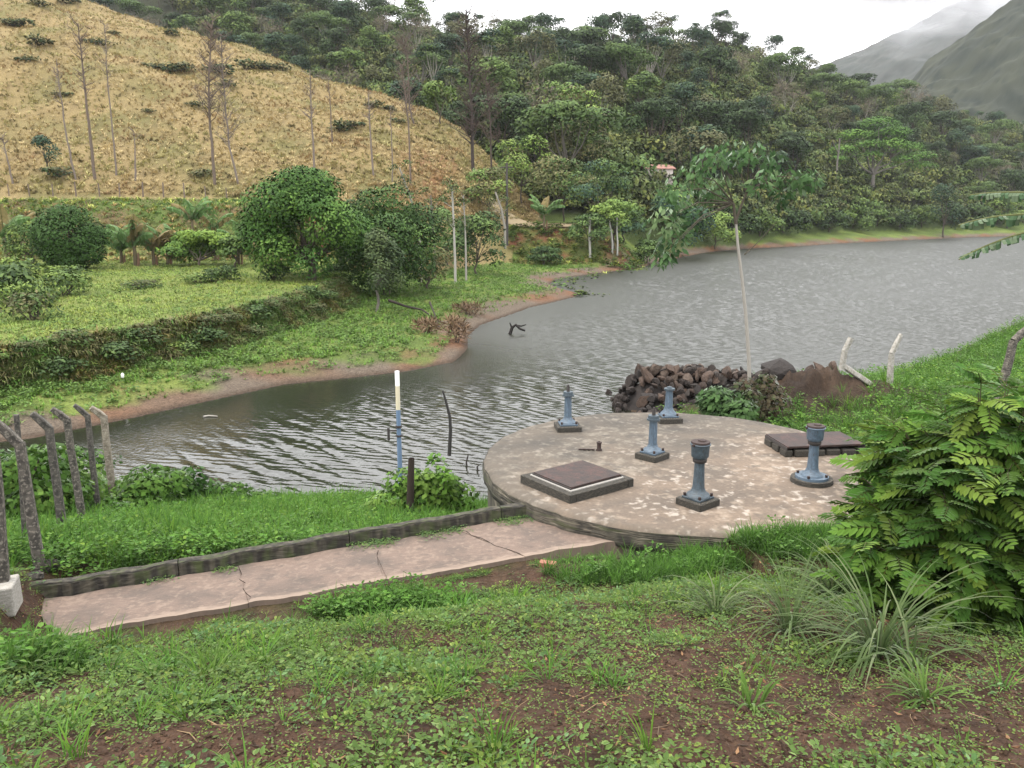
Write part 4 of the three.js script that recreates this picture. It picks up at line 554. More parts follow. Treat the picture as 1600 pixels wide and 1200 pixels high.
  const usedS = [0, 0, 0]; [[1190, 0, .95], [1225, 1, 1.1], [1262, 2, .95], [1298, 1, 1], [1335, 0, 1.05], [1372, 2, .95], [1408, 1, 1.0], [1442, 0, 1], [1478, 1, 1.2], [1515, 1, 1.35], [1560, 0, 1.2], [1150, 1, 1.05], [1172, 2, .75], [1600, 2, 1.4]].forEach(([px, k, s], i) => { const d = lerp(woodT(px, 3) - 6, woodT(px, 3) - 2, (i * .37) % 1), x = (px - 800) / 1278 * d, y = H(x, d) - .5, lab = `${['mid green', 'dark green', 'bright green'][k]} shrub ${where[i]}`; if (!usedS[k]++) plant(shore[k], 'shore_shrub', lab, 'shrub', x, y, d, i, s, 'shrubs along the far shore'); else copyOf(shore[k], lab, x, y, d, i, s, 'shrubs along the far shore'); });
  // the wide two tiered tree and its neighbours
  const wide = [[-6, 17, 0, 6, 2.4, 5], [0, 20, 1, 6.5, 2.6, 5], [5.5, 18, -1, 5.5, 2.2, 5], [-10, 13.2, 1, 4.6, 1.8, 4], [-3, 14.4, 3, 5, 2, 4], [4, 14.5, 3, 5, 2.1, 4], [10, 14, 0, 5.2, 2, 4], [13.5, 11.4, 1, 5, 1.9, 4], [-2, 11.8, 2, 4, 1.4, 3.5], [8.5, 10.6, 2, 4.4, 1.7, 4], [15, 9, 1, 4, 1.6, 3.5], [-12, 10.8, 1.4, 3.4, 1.3, 3]];
  { const d = 222, x = at(1362, 300, d)[0]; plant(broadTree({ seed: 430, trunk: 9, r: 12, ry: 6, lobes: wide, n: 5200, leaf: .6, wid: .4, pal: [C(.095, .2, .035), C(.125, .24, .04), C(.075, .16, .03)], tr: .7, fork: .5, barkC: greyBark, opt: { under: .1, flat: .8 } }), 'wide_tree', 'very wide two tiered bright green tree above the far shore', 'tree', x, H(x, d) - .5, d, 0, [.88, .95, .88]); }
  { const d = 214, x = at(1478, 330, d)[0]; plant(broadTree({ seed: 431, trunk: 3, r: 3.6, ry: 6, nl: 12, n: 1800, leaf: .5, wid: .3, pal: DG.concat(BG), tr: .25, low: -.8 }), 'column_tree', 'dark column shaped tree standing at the far shore', 'tree', x, H(x, d) - .3, d); }
  { const d = 212, x = at(1302, 320, d)[0], t = new THREE.Group(), W = new GB(), Q = rng(5); W.limb(wob(Q, [0, -.3, 0], [.3, 14.5, 0], 5, .4), .32, .18, greyBark, 7); W.limb(wob(Q, [.2, 11, 0], [-2, 14, 1], 3, .4), .16, .07, greyBark); part('trunk', W.build(true), barkM, t); plant(t, 'dead_tree', 'pale bare trunk standing left of the wide two tiered tree', 'dead tree', x, H(x, d), d); }
  { const d = 250, x = at(1585, 260, d)[0]; plant(broadTree({ seed: 432, trunk: 2, r: 6, ry: 4.4, nl: 14, n: 2200, leaf: .6, wid: .4, pal: LG, tr: .25, low: -.6 }), 'lime_crowned_tree', 'bright lime crowned tree at the right edge above the banana leaves', 'tree', x, H(x, d), d); }
  { const d = 128, x = at(688, 200, d)[0]; const y = Math.max(H(x, d), 12); plant(broadTree({ seed: 433, trunk: 1.5, r: 2.6, ry: 3, nl: 10, n: 1500, leaf: .42, wid: .28, pal: LG, tr: .14, low: -.6 }), 'lime_crowned_tree', 'small lime green tree at the crest of the dry hill', 'tree', x, H(x, d) - .3, d); }
}
// ---- slim pale trunks
function slim(name, label, pts, d, r0, r1, c, leafy, cat = 'slim tree') { const P3 = pts.map(([px, py]) => v3(px, py, d)); const o = P3[0].clone(); o.y = Math.min(o.y, H(o.x, d)); const t = thing(name, label, cat, o.x, o.y, d), G = new GB(); G.limb([[0, -.2, 0], ...P3.map(p => [p.x - o.x, p.y - o.y, p.z - o.z])], r0, r1, c, 7);
  if (leafy) { const L = new GB(), R = rng(Math.round(pts[0][0])), e = P3[P3.length - 1].clone().sub(o); const lb = []; for (let k = 0; k < 9; k++) { const q = .55 + R() * .5; lb.push([e.x * q + (R() - .5) * leafy * 1.6, e.y * q + (R() - .3) * .8, e.z * q + (R() - .5) * leafy * 1.6, leafy * .42, leafy * .3, leafy * .42]); G.limb([[e.x * q * .92, e.y * q * .92, e.z * q * .92], lb[k].slice(0, 3)], r1 * .4, r1 * .15, c, 4); } foliage(L, R, lb, 330 * leafy, .24, .1, MG.concat(OG), { droop: .8, shell: .9 }); part('crown', L.build(), farLeafM, t); } part('trunk', G.build(true), barkM, t); return t; }
slim('slim_tree', 'slim grey trunk leaning left behind the large meadow trees', [[656, 362], [650, 335], [638, 300], [624, 262]], 66, .13, .06, paleBark, 1.1);
slim('slim_tree', 'thin grey forked trunk right of the leaning one', [[680, 405], [677, 360], [673, 305]], 70, .1, .05, greyBark, 1.2);
slim('slim_tree', 'straight whitish trunk at the edge of the meadow', [[711, 407], [709, 350], [706, 290]], 68, .12, .07, C(.42, .4, .36), 1.5);
slim('slim_tree', 'straight pale trunk right of the whitish one', [[728, 407], [727, 360], [724, 305]], 69, .1, .05, C(.36, .34, .3), 1.2);
slim('slim_tree', 'pale slanting trunk beside the dark utility pole', [[789, 355], [783, 325], [774, 300]], 96, .17, .1, paleBark, 1.6);
slim('slim_tree', 'pale trunk standing on the shore left of the white pair', [[922, 395], [921, 365], [922, 340]], 95, .16, .12, C(.38, .37, .33), 0);
slim('slim_tree', 'left one of the pair of white trunks by the water', [[957, 382], [955, 362], [952, 345]], 97, .14, .1, C(.5, .49, .45), 0);
slim('slim_tree', 'right one of the pair of white trunks by the water', [[965, 380], [964, 362], [964, 340]], 97, .12, .09, C(.5, .49, .45), 0);
{ const d = 97, b = v3(792, 352, d), e = v3(790, 254, d), t = thing('utility_pole', 'dark wooden utility pole at the left end of the dirt road', 'utility pole', b.x, H(b.x, d), d), h = e.y - H(b.x, d); part('pole', cyl(.2, .13, h + .3, -.3, 10), new THREE.MeshStandardMaterial({ color: new THREE.Color().setRGB(.05, .045, .04), roughness: .9 }), t); part('crossarm', rbox(1.5, .12, .1, h - .6, .01), darkM, t); }
// ---- bare trees of the dry hill
function bare_tree(label, pts, d, r0, twigs, c, group) {
  const P3 = pts.map(([px, py]) => v3(px, py, d)), o = P3[0].clone(); o.y = H(o.x, d); const t = thing('bare_tree', label, 'dead tree', o.x, o.y, d, 0, group), G = new GB(), R = rng(Math.round(pts[0][0] * 7 + d)), Q = P3.map(p => [p.x - o.x, p.y - o.y, p.z - o.z]); Q[0][1] = -.3; const mid = []; for (let i = 0; i + 1 < Q.length; i++) for (let k = 0; k < 4; k++) { const f = k / 4; mid.push([lerp(Q[i][0], Q[i + 1][0], f) + (R() - .5) * .12, lerp(Q[i][1], Q[i + 1][1], f), lerp(Q[i][2], Q[i + 1][2], f)]); } mid.push(Q[Q.length - 1]);
  G.limb(mid, r0 * .72, r0 * .2, c, 7); part('trunk', G.build(true), barkM, t);
  if (twigs) { const B = new GB(), top = mid[mid.length - 1], h = top[1]; for (let k = 0; k < twigs.n; k++) { const f = lerp(twigs.from, 1, R()), i = f * (mid.length - 1), a = mid[Math.floor(i)], b = mid[Math.min(mid.length - 1, Math.floor(i) + 1)], e = i % 1, s = [lerp(a[0], b[0], e), lerp(a[1], b[1], e), lerp(a[2], b[2], e)], az = R() * 6.283, l = twigs.len * (.4 + R() * .8) * (1.25 - f * .6), en = [s[0] + Math.cos(az) * l * .75, s[1] + l * (.35 + R() * .6), s[2] + Math.sin(az) * l * .75]; B.limb(wob(R, s, en, 3, .25 * l), r0 * .22, .012, c, 4); for (let q = 0; q < 4; q++) { const g = .35 + R() * .6, s2 = [lerp(s[0], en[0], g), lerp(s[1], en[1], g), lerp(s[2], en[2], g)], a2 = R() * 6.283, l2 = l * .4; B.limb([s2, [s2[0] + Math.cos(a2) * l2, s2[1] + l2 * (.2 + R() * .8), s2[2] + Math.sin(a2) * l2]], .02, .008, twigs.c || c, 3); } } part('branches', B.build(true), barkM, t); }
}
{ const gr = C(.2, .165, .14), gb = C(.16, .125, .1), grp = 'bare trees at the foot of the dry hill', tw = (n, from, len) => ({ n, from, len, c: C(.16, .12, .105) });
  [['short bare trunk at the left edge of the dry hill', [[22, 300], [12, 250], [4, 212]], 86, .16, tw(14, .6, 1.2)], ['slanting thin bare trunk left of the thick slanting one', [[121, 302], [105, 220], [95, 150], [88, 92]], 87, .16, tw(22, .6, 1.4)], ['thick dark slanting bare trunk on the left of the dry hill', [[151, 303], [138, 190], [130, 110], [122, 36]], 87, .24, tw(34, .5, 1.8)], ['tall thin bare trunk right of the thick dark one', [[185, 302], [176, 210], [168, 120], [163, 38]], 88, .15, tw(22, .6, 1.4)], ['short bare trunk with one side branch at the hill foot', [[213, 300], [212, 250], [209, 205]], 87, .17, tw(6, .7, 1.2)], ['dark bare trunk with a dense twig cloud at the middle of the dry hill', [[336, 303], [329, 200], [326, 120], [333, 25]], 87, .24, tw(80, .35, 2.3)], ['shorter bare trunk with a broad twig cloud beside the dense one', [[374, 303], [358, 225], [350, 140], [346, 62]], 88, .17, tw(70, .3, 2.2)], ['straight bare trunk left of the crest of the dry hill', [[491, 258], [487, 190], [484, 108]], 96, .2, tw(20, .5, 1.6)], ['thin bare trunk at the crest of the dry hill', [[519, 218], [516, 160], [513, 122]], 106, .14, tw(14, .5, 1.2)], ['dark bare trunk above the large meadow trees', [[582, 240], [578, 190], [575, 142]], 98, .18, tw(14, .5, 1.4)], ['thin bare trunk between the two darker ones on the right slope', [[612, 240], [611, 200], [610, 165]], 98, .11, tw(8, .5, 1)], ['bare trunk close to the twiggy dark tree on the right slope', [[641, 245], [639, 200], [632, 140], [628, 100]], 98, .17, tw(40, .4, 2.2)]].forEach(([lab, pts, d, r, t], i) => bare_tree(lab, pts, d, r, t, i % 3 === 2 ? gb : gr, grp));
  bare_tree('tall dark bare tree with a brown twig crown before the wooded hill', [[740, 300], [738, 200], [733, 110], [729, 20]], 108, .34, { n: 120, from: .22, len: 3.6, c: C(.13, .09, .075) }, C(.06, .048, .042), 'bare trees before the wooded hill');
  bare_tree('thinner bare tree right of the tall dark one', [[768, 280], [766, 190], [758, 110]], 112, .2, { n: 70, from: .3, len: 2.8, c: C(.15, .105, .09) }, C(.09, .07, .06), 'bare trees before the wooded hill');
  bare_tree('grey bare tree with a spreading twig crown left of the tall dark one', [[648, 232], [640, 170], [637, 90], [628, 62]], 124, .2, { n: 80, from: .35, len: 3, c: C(.17, .13, .11) }, C(.15, .12, .1), 'bare trees before the wooded hill');
}
// fence stakes along the foot of the hill
{ const st = [], R = rng(17), gs = cyl(.07, .06, 1.5, -.2, 6), m = new THREE.MeshStandardMaterial({ color: new THREE.Color().setRGB(.12, .09, .07), roughness: .9 }); let k = 0; for (let px = 18; px < 480; px += 31 + R() * 8) { const d = 83.5, x = (px - 800) / 1278 * d, s = part(numbered('fence_stake'), gs, m, scene); s.position.set(x, H(x, d), -d); s.rotation.set((R() - .5) * .15, R() * 3, (R() - .5) * .15); s.scale.setScalar(.85 + R() * .4); tag(s, '', 'fence stake', 'stakes of the hill fence'); st.push({ o: s, px, key: 'thin fence stake at the foot of the dry hill' }); } ordinal(st); }
// dark shrubs spotted over the dry hill
{ const sl = [], R = rng(19), b = [bush(501, 1.5, .9, 1.2, 6, 260, .35, .2, OG.concat(DG)), bush(502, 1.2, 1.1, 1.2, 6, 240, .35, .2, DG.concat(OG))]; const used = [0, 0]; let n = 0;
  [[35, 42, 1.6], [12, 40, 1.3], [60, 70, 1.6], [210, 25, 1.2], [255, 112, 1.8], [290, 112, 1.6], [345, 115, 1.8], [385, 108, 1.8], [415, 108, 1.5], [440, 110, 1.4], [147, 68, 1.2], [180, 55, .9], [270, 55, 1.3], [58, 8, 1.2], [105, 5, 1.6], [355, 135, 1.2], [40, 95, 1], [590, 168, 1.2], [610, 172, 1], [620, 192, .9], [545, 200, 1.4], [530, 205, 1.2], [300, 165, .9], [320, 275, .9], [95, 275, 1.4], [230, 175, .6], [100, 150, .8]].forEach(([px, py, s], i) => { const g = onG(px, py); if (g[2] > 260) return; const k = i % 2; const sc = [s * 1.3, s * .7, s]; const o = used[k]++ ? copyOf(b[k], '', g[0], g[1] - .1, g[2], i, sc, 'scrub spotted over the dry hill') : plant(b[k], 'hill_scrub', '', 'bush', g[0], g[1] - .1, g[2], i, sc, 'scrub spotted over the dry hill'); sl.push({ o, px, key: `dark scrub bush ${py < 60 ? 'near the top' : py < 140 ? 'in the upper half' : 'in the lower half'} of the dry hill` }); }); ordinal(sl);
  const g = onG(75, 272); plant(broadTree({ seed: 510, trunk: .9, r: 1.4, ry: 1.7, nl: 9, n: 700, leaf: .3, wid: .14, pal: BG, tr: .1, low: -.8 }), 'small_tree', 'small grey green tree alone on the lower dry hill', 'tree', g[0], g[1], g[2]);
}
// ---- red roofed house and the dirt road on the tongue of land
{ const d = 147, c = at(1024, 262, d), t = thing('house', 'small pale house with a low red tiled roof half hidden by trees', 'house', c[0], c[1] - 3.3, d, .25); const wallM = new THREE.MeshStandardMaterial({ color: new THREE.Color().setRGB(.5, .44, .4), roughness: .9 }), roofM = new THREE.MeshStandardMaterial({ color: new THREE.Color().setRGB(.28, .15, .12), roughness: .85, bumpMap: grit, bumpScale: .03 });
  part('wall', new THREE.BoxGeometry(5.2, 4, 3.6).translate(0, 1, 0), wallM, t); const sh = new THREE.Shape([new THREE.Vector2(-2.1, 0), new THREE.Vector2(0, .75), new THREE.Vector2(2.1, 0), new THREE.Vector2(2.1, -.14), new THREE.Vector2(0, .6), new THREE.Vector2(-2.1, -.14)]); part('roof', new THREE.ExtrudeGeometry(sh, { depth: 6, bevelEnabled: false }).translate(0, 0, -3).rotateY(Math.PI / 2).translate(0, 3.1, 0), roofM, t); part('window', new THREE.BoxGeometry(.9, .8, .06).translate(-.9, 1.9, 1.83), darkM, t); part('door', new THREE.BoxGeometry(.8, 1.9, .06).translate(.8, .95, 1.83), darkM, t); }
{ const G = new GB(); let pr = -1; for (let px = 765; px <= 940; px += 5) { const d = 104.6 + Math.sin(px * .02) * .4, x = (px - 800) / 1278 * d; const a = G.v(x, H(x, d - 1.6) + .1, -(d - 1.6), [.24, .19, .12]); G.v(x, H(x, d + 1.6) + .14, -(d + 1.6), [.26, .21, .13]); if (pr >= 0) G.i.push(pr, a, a + 1, pr, a + 1, pr + 1); pr = a; } const m = part('dirt_road', G.build(true), barkM, scene); tag(m, 'pale dirt road across the tongue of land', 'road', null, 'structure'); }
// ---- far mountain and the low cloud on it
{
  const mk = (name, label, spec, d0, d1, seed, cols) => { const pos = [], col = [], idx = [], W = 230, Hh = 80; for (let j = 0; j <= Hh; j++) for (let i = 0; i <= W; i++) { const px = lerp(spec[0][0], spec[spec.length - 1][0], i / W), f = j / Hh, d = lerp(d0, d1, f), x = (px - 800) / 1278 * d, T = table(spec), cr = EYE + d1 * Math.tan(T(px, 1) * Math.PI / 180), y = lerp(5, cr, f * (1 + .25 * (1 - f))) + fbm(x * .012 + seed, d * .012, 5) * 9 * Math.sin(f * Math.PI) ** .7 + fbm(x * .05, d * .05, 4) * 2.5; pos.push(x, y, -d); const n = fbm(x * .02 + seed, d * .03, 4), c = mix3(cols[0], cols[1], clamp(.5 + n)); col.push(...mix3(c, cols[2], sstep(.15, .45, fbm(x * .06, d * .06 + seed, 3)) * .8)); }
    const w = W + 1; for (let j = 0; j < Hh; j++) for (let i = 0; i < W; i++) { const o = j * w + i; idx.push(o, o + 1, o + w + 1, o, o + w + 1, o + w); } const g = new THREE.BufferGeometry(); g.setAttribute('position', new THREE.Float32BufferAttribute(pos, 3)); g.setAttribute('color', new THREE.Float32BufferAttribute(col, 3)); g.setIndex(idx); g.computeVertexNormals(); tag(part(name, g, barkM, scene), label, 'mountain', null, 'structure'); };
  mk('mountain', 'grey green mountain flank rising at the right beyond the woods', [[1150, 2], [1300, 4.2], [1390, 8.0], [1425, 10.0], [1490, 12], [1560, 14.2], [1640, 16.2], [1800, 19], [2100, 22]], 420, 600, 3, [C(.024, .031, .022), C(.044, .05, .032), C(.011, .018, .012)]);
  const cloud = (label, px, py, d, rx, ry, rz, seed) => { const q = at(px, py, d), g = new THREE.SphereGeometry(1, 48, 32), p = g.attributes.position, c = []; for (let i = 0; i < p.count; i++) { const X = p.getX(i), Y = p.getY(i), Z = p.getZ(i), k = 1 + N3(X * 1.6 + seed, Y * 1.6, Z * 1.6) * .22 + N3(X * 4 + seed, Y * 4, Z * 4) * .09; p.setXYZ(i, X * k * rx, Y * k * ry, Z * k * rz); const a = sstep(-.75, .55, Y + N3(X * 3 + seed, Y * 3, Z * 3) * .22) * .8; c.push(.95, .95, .96, a); } g.setAttribute('color', new THREE.Float32BufferAttribute(c, 4)); g.computeVertexNormals(); const m = new THREE.MeshStandardMaterial({ vertexColors: true, transparent: true, roughness: 1, side: THREE.DoubleSide, depthWrite: false }), o = part(numbered('low_cloud'), g, m, scene); o.position.set(q[0], q[1], -d); tag(o, label, 'cloud'); };
  cloud('white low cloud over the saddle left of the mountain flank', 1385, 20, 1000, 200, 74, 60, 2); cloud('white low cloud resting on the mountain ridge near its flank', 1500, -30, 960, 150, 85, 50, 9);
  mk('mountain_ridge', 'dim wooded ridge behind the flank with its top lost in cloud', [[900, 5], [1180, 8.5], [1270, 9.8], [1320, 10.6], [1400, 12.2], [1500, 14.5], [1700, 17], [2100, 19]], 900, 1300, 8, [C(.04, .05, .04), C(.06, .065, .055), C(.03, .036, .03)]);
}
// ------------------------------------------------------------------ banana plants
function bananaLeaf(R, len, wid, lift, droop, az, torn, pal, o = [0, 0, 0]) { // blade in strips that hang from the midrib
  const G = new GB(), n = 26; let x = o[0], y = o[1], z = o[2], e = lift; const rib = []; for (let k = 0; k <= n; k++) { rib.push([x, y, z]); const st = len / n; x += Math.cos(az) * Math.cos(e) * st; z += Math.sin(az) * Math.cos(e) * st; y += Math.sin(e) * st; e -= droop / n * (.4 + 1.2 * k / n); }
  G.limb(rib, .03 * len / 2, .008, C(.2, .22, .09), 5);
  for (const sd of [-1, 1]) { let hang = .15 + R() * .2, cut = 0; for (let k = 2; k < n; k++) { if (R() < torn) { hang = .2 + R() * 1.15; cut = .006 + R() * .02; } const f0 = (k - 1) / n, f1 = k / n, w = f => wid / 2 * Math.min(1, f * 6) * Math.sqrt(Math.max(0, 1 - f ** 5)) * (.92 + .08 * Math.sin(k)), c = mul3(pal[Math.floor(R() * pal.length)], .9 + R() * .2), a = rib[k - 1], b = rib[k], T = norm([b[0] - a[0], b[1] - a[1], b[2] - a[2]]), S = norm([-Math.sin(az) * sd, 0, Math.cos(az) * sd]); const edge = (p, f, q, g) => [p[0] + S[0] * w(f) * Math.cos(hang * g) * q + T[0] * .04, p[1] - Math.sin(hang * g) * w(f) * q, p[2] + S[2] * w(f) * Math.cos(hang * g) * q + T[2] * .04]; const a0 = [lerp(a[0], b[0], cut * 8), lerp(a[1], b[1], cut * 8), lerp(a[2], b[2], cut * 8)];
      const i0 = G.v(...a0, c), i1 = G.v(...b, c), m0 = G.v(...edge(a0, f0, .55, .7), c), m1 = G.v(...edge(b, f1, .55, .7), c), e0 = G.v(...edge(a0, f0, 1, 1.1), c), e1 = G.v(...edge(b, f1, 1, 1.1), c); G.i.push(i0, m0, m1, i0, m1, i1, m0, e0, e1, m0, e1, m1); } }
  return G.build();
}
function banana(label, x, y, d, h, n, seed, s = 1, extra = []) {
  const R = rng(seed), t = thing('banana_plant', label, 'banana plant', x, y, d), W = new GB(); W.limb([[0, -.1, 0], [.03, h * .5, 0], [0, h, .02]], .14 * s, .08 * s, C(.16, .13, .08), 8); W.limb([[.3, -.1, .2], [.36, h * .6, .2]], .1 * s, .05 * s, C(.2, .12, .08), 7); part('stem', W.build(true), barkM, t);
  const pal = [C(.11, .21, .06), C(.14, .25, .08), C(.18, .28, .12)];
  for (let k = 0; k < n; k++) part('leaf', bananaLeaf(R, (1.9 + R() * .8) * s, 1.05 * s, .95 + R() * .5, 1.0 + R() * .9, k * 2.4 + R(), .35, R() < .15 ? [C(.28, .22, .1)] : pal, [0, h - .05 - R() * .15, 0]), leafM, t);
  for (const e of extra) part('leaf', e, leafM, t);
}
{ let x = at(212, 412, 62)[0]; banana('banana plant with brown stems left of the wide bright shrub', x, H(x, 62), 62, 1.6, 10, 61, 1.3); x = at(240, 408, 63)[0]; banana('shorter banana plant beside the brown stemmed one', x, H(x, 63), 63, 1.2, 8, 62, 1.15); x = at(304, 395, 66)[0]; banana('banana plant rising behind the wide bright shrub', x, H(x, 66) + .2, 66, 3.3, 7, 63, 1.1); x = at(262, 402, 64)[0]; banana('banana plant between the brown stemmed one and the wide bright shrub', x, H(x, 64), 64, 1.3, 8, 68, 1.2); x = at(190, 405, 64)[0]; banana('banana plant close to the right of the round bush', x, H(x, 64), 64, 1.1, 8, 69, 1.15); x = at(335, 385, 67)[0]; banana('banana plant behind the right part of the bright shrub', x, H(x, 67), 67, 2.6, 6, 72, 1); x = at(10, 400, 62)[0]; banana('banana plant at the left edge behind the shrub', x, H(x, 62), 62, 2.2, 8, 64, 1.2); x = at(372, 392, 64)[0]; banana('small banana plant left of the large meadow tree', x, H(x, 64), 64, 1.8, 6, 65, .9); x = at(30, 345, 68)[0]; banana('tall banana plant against the bank at the left', x, H(x, 68), 68, 2.4, 6, 66, 1.1); x = at(850, 345, 101)[0]; banana('banana plant beside the dirt road', x, H(x, 101), 101, 2, 7, 67, 1.3); }
{ // the near plant, whose leaves reach into the frame from the right
  const d = 9.2, x = at(1668, 330, d)[0], y = H(x, d), R = rng(70), top = at(1700, 330, d)[1] - y, pal = [C(.06, .115, .055), C(.085, .15, .075), C(.16, .215, .13)];
  const dir = Math.PI * 1.02; const mk = (y0, len, lift, droop, az, torn, w) => bananaLeaf(R, len, w, lift, droop, az, torn, pal, [-.05, y0, 0]);
  banana('tall banana plant whose torn leaves hang in at the right edge', x, y, d, top - .1, 0, 71, 1, [mk(at(1660, 306, d)[1] - y, 1.0, .12, .3, dir + .1, .75, .26), mk(at(1660, 336, d)[1] - y, 1.16, .05, .4, dir - .05, .7, .3), mk(at(1660, 350, d)[1] - y, 1.22, -.2, .35, dir - .12, .8, .26)]);
}
// ------------------------------------------------------------------ near plants
function pinnate(R, len, pairs, ll, lw, pal) { // compound leaf along +x, drooping
  const G = new GB(); let x = 0, y = 0, e = .25; const st = len / (pairs + 1); const c0 = pal[Math.floor(R() * pal.length)]; const rib = [[0, 0, 0]];
  for (let k = 0; k < pairs + 1; k++) { x += Math.cos(e) * st; y += Math.sin(e) * st; e -= .09; rib.push([x, y, 0]); if (k < 1) continue; const f = k / pairs, q = ll * (.7 + .5 * Math.sin(f * Math.PI)) ; for (const s of [-1, 1]) { const t = norm([.45 + .3 * f, -.28 + (R() - .5) * .2, s * .85]), n = norm([.15 * R(), 1, -s * .15 + (R() - .5) * .3]), sd = norm(cross(n, t)); G.leaf6([x, y, 0], t, sd, q, lw * (.85 + R() * .3), mul3(c0, .88 + R() * .24), .1); } }
  G.leaf([x, y, 0], norm([1, -.3, 0]), [0, 0, 1], ll * .8, lw, c0, .1); G.limb([rib[0], rib[Math.floor(rib.length / 2)], rib[rib.length - 1]], .006, .003, C(.09, .11, .03), 3); return G.build();
}
const greens = [C(.095, .195, .03), C(.115, .225, .034), C(.07, .16, .026), C(.155, .265, .044)];
function compoundBush(name, label, x, d, rx, ry, rz, stems, leavesPer, seed, lens, lobed = 1) {
  const R = rng(seed), y = H(x, d), t = thing(name, label, 'bush', x, y, d), W = new GB(); const geos = [0, 1, 2].map(k => pinnate(R, lens[0] * (.8 + k * .2), 6 + k, lens[1], lens[2], k === 2 ? [C(.17, .28, .045), C(.13, .235, .038)] : greens)), mats = geos.map(() => []), q = new THREE.Quaternion(), M = new THREE.Matrix4();
  for (let s = 0; s < stems; s++) { const o = dirRand(R), up = Math.abs(o[1]) ** .8, f = .82 + R() * .22, lump = 1 + .2 * N3(o[0] * 2.2, up * 2.2, o[2] * 2.2) * lobed, end = [o[0] * rx * f * lump, .12 + ry * up * f * lump, o[2] * rz * f * lump], start = [(R() - .5) * .5 * rx, -.1, (R() - .5) * .5 * rz]; const mid = [end[0] * .45 + (R() - .5) * .2, end[1] * .62, end[2] * .45 + (R() - .5) * .2]; W.limb([start, mid, end], .018, .004, C(.1, .09, .05), 4);
    for (let k = 0; k < leavesPer; k++) { const g = R() < .72 ? .72 + .28 * R() : .3 + R() * .4, u = g < .5 ? [lerp(start[0], mid[0], g * 2), lerp(start[1], mid[1], g * 2), lerp(start[2], mid[2], g * 2)] : [lerp(mid[0], end[0], g * 2 - 1), lerp(mid[1], end[1], g * 2 - 1), lerp(mid[2], end[2], g * 2 - 1)]; const az = Math.atan2(o[2], o[0]) + (R() - .5) * 3.2; q.setFromEuler(new THREE.Euler((R() - .5) * 1.3, -az, (R() - .45) * 1.1, 'YXZ')); const sc = .65 + R() * .6; M.compose(new THREE.Vector3(u[0], u[1], u[2]), q, new THREE.Vector3(sc, sc, sc)); mats[R() < .22 ? 2 : R() < .5 ? 0 : 1].push(M.clone()); } }
  part('stems', W.build(true), barkM, t);
  geos.forEach((g, k) => { const im = new THREE.InstancedMesh(g, leafM, mats[k].length), c = new THREE.Color(); mats[k].forEach((m, i) => { im.setMatrixAt(i, m); const b = .75 + R() * .5; im.setColorAt(i, c.setRGB(b * (.9 + R() * .3), b, b * .9)); }); im.name = k === 2 ? 'young_foliage' : 'foliage'; im.userData.kind = 'stuff'; im.castShadow = im.receiveShadow = true; t.add(im); });
}
{ const a = onG(1500, 985); compoundBush('feathery_bush', 'large bright green bush with feathery compound leaves at the right edge', a[0] + .58, a[2] + .85, .98, 1.85, .95, 240, 11, 801, [.34, .1, .042]); }
{ const x = at(1640, 700, 9)[0]; compoundBush('feathery_bush', 'bright green feathery bush behind the large one on the right bank', x, 9.6, 1.15, 2.0, 1.1, 180, 9, 802, [.34, .1, .042]); }
{ const x = at(1480, 700, 10)[0]; compoundBush('feathery_bush', 'lower feathery bush beside the hatch on loose blocks', x, 10.4, .7, .85, .7, 70, 8, 803, [.3, .09, .04]); }
{ const x = at(1385, 830, 8.0)[0]; compoundBush('feathery_bush', 'small light green sapling at the near right rim of the chamber', x, 8.0, .36, .42, .36, 26, 6, 804, [.26, .085, .038]); }
{ const x = at(1560, 560, 15)[0]; compoundBush('feathery_bush', 'green bush below the slanted grey post', x, 15.5, 1.3, 1.0, 1.1, 90, 8, 805, [.36, .11, .05]); }
{ const x = at(1450, 600, 17)[0]; compoundBush('feathery_bush', 'rounded green bush on the right bank above the white posts', x, 17.5, 1.2, .55, 1.0, 60, 8, 806, [.34, .1, .05]); }
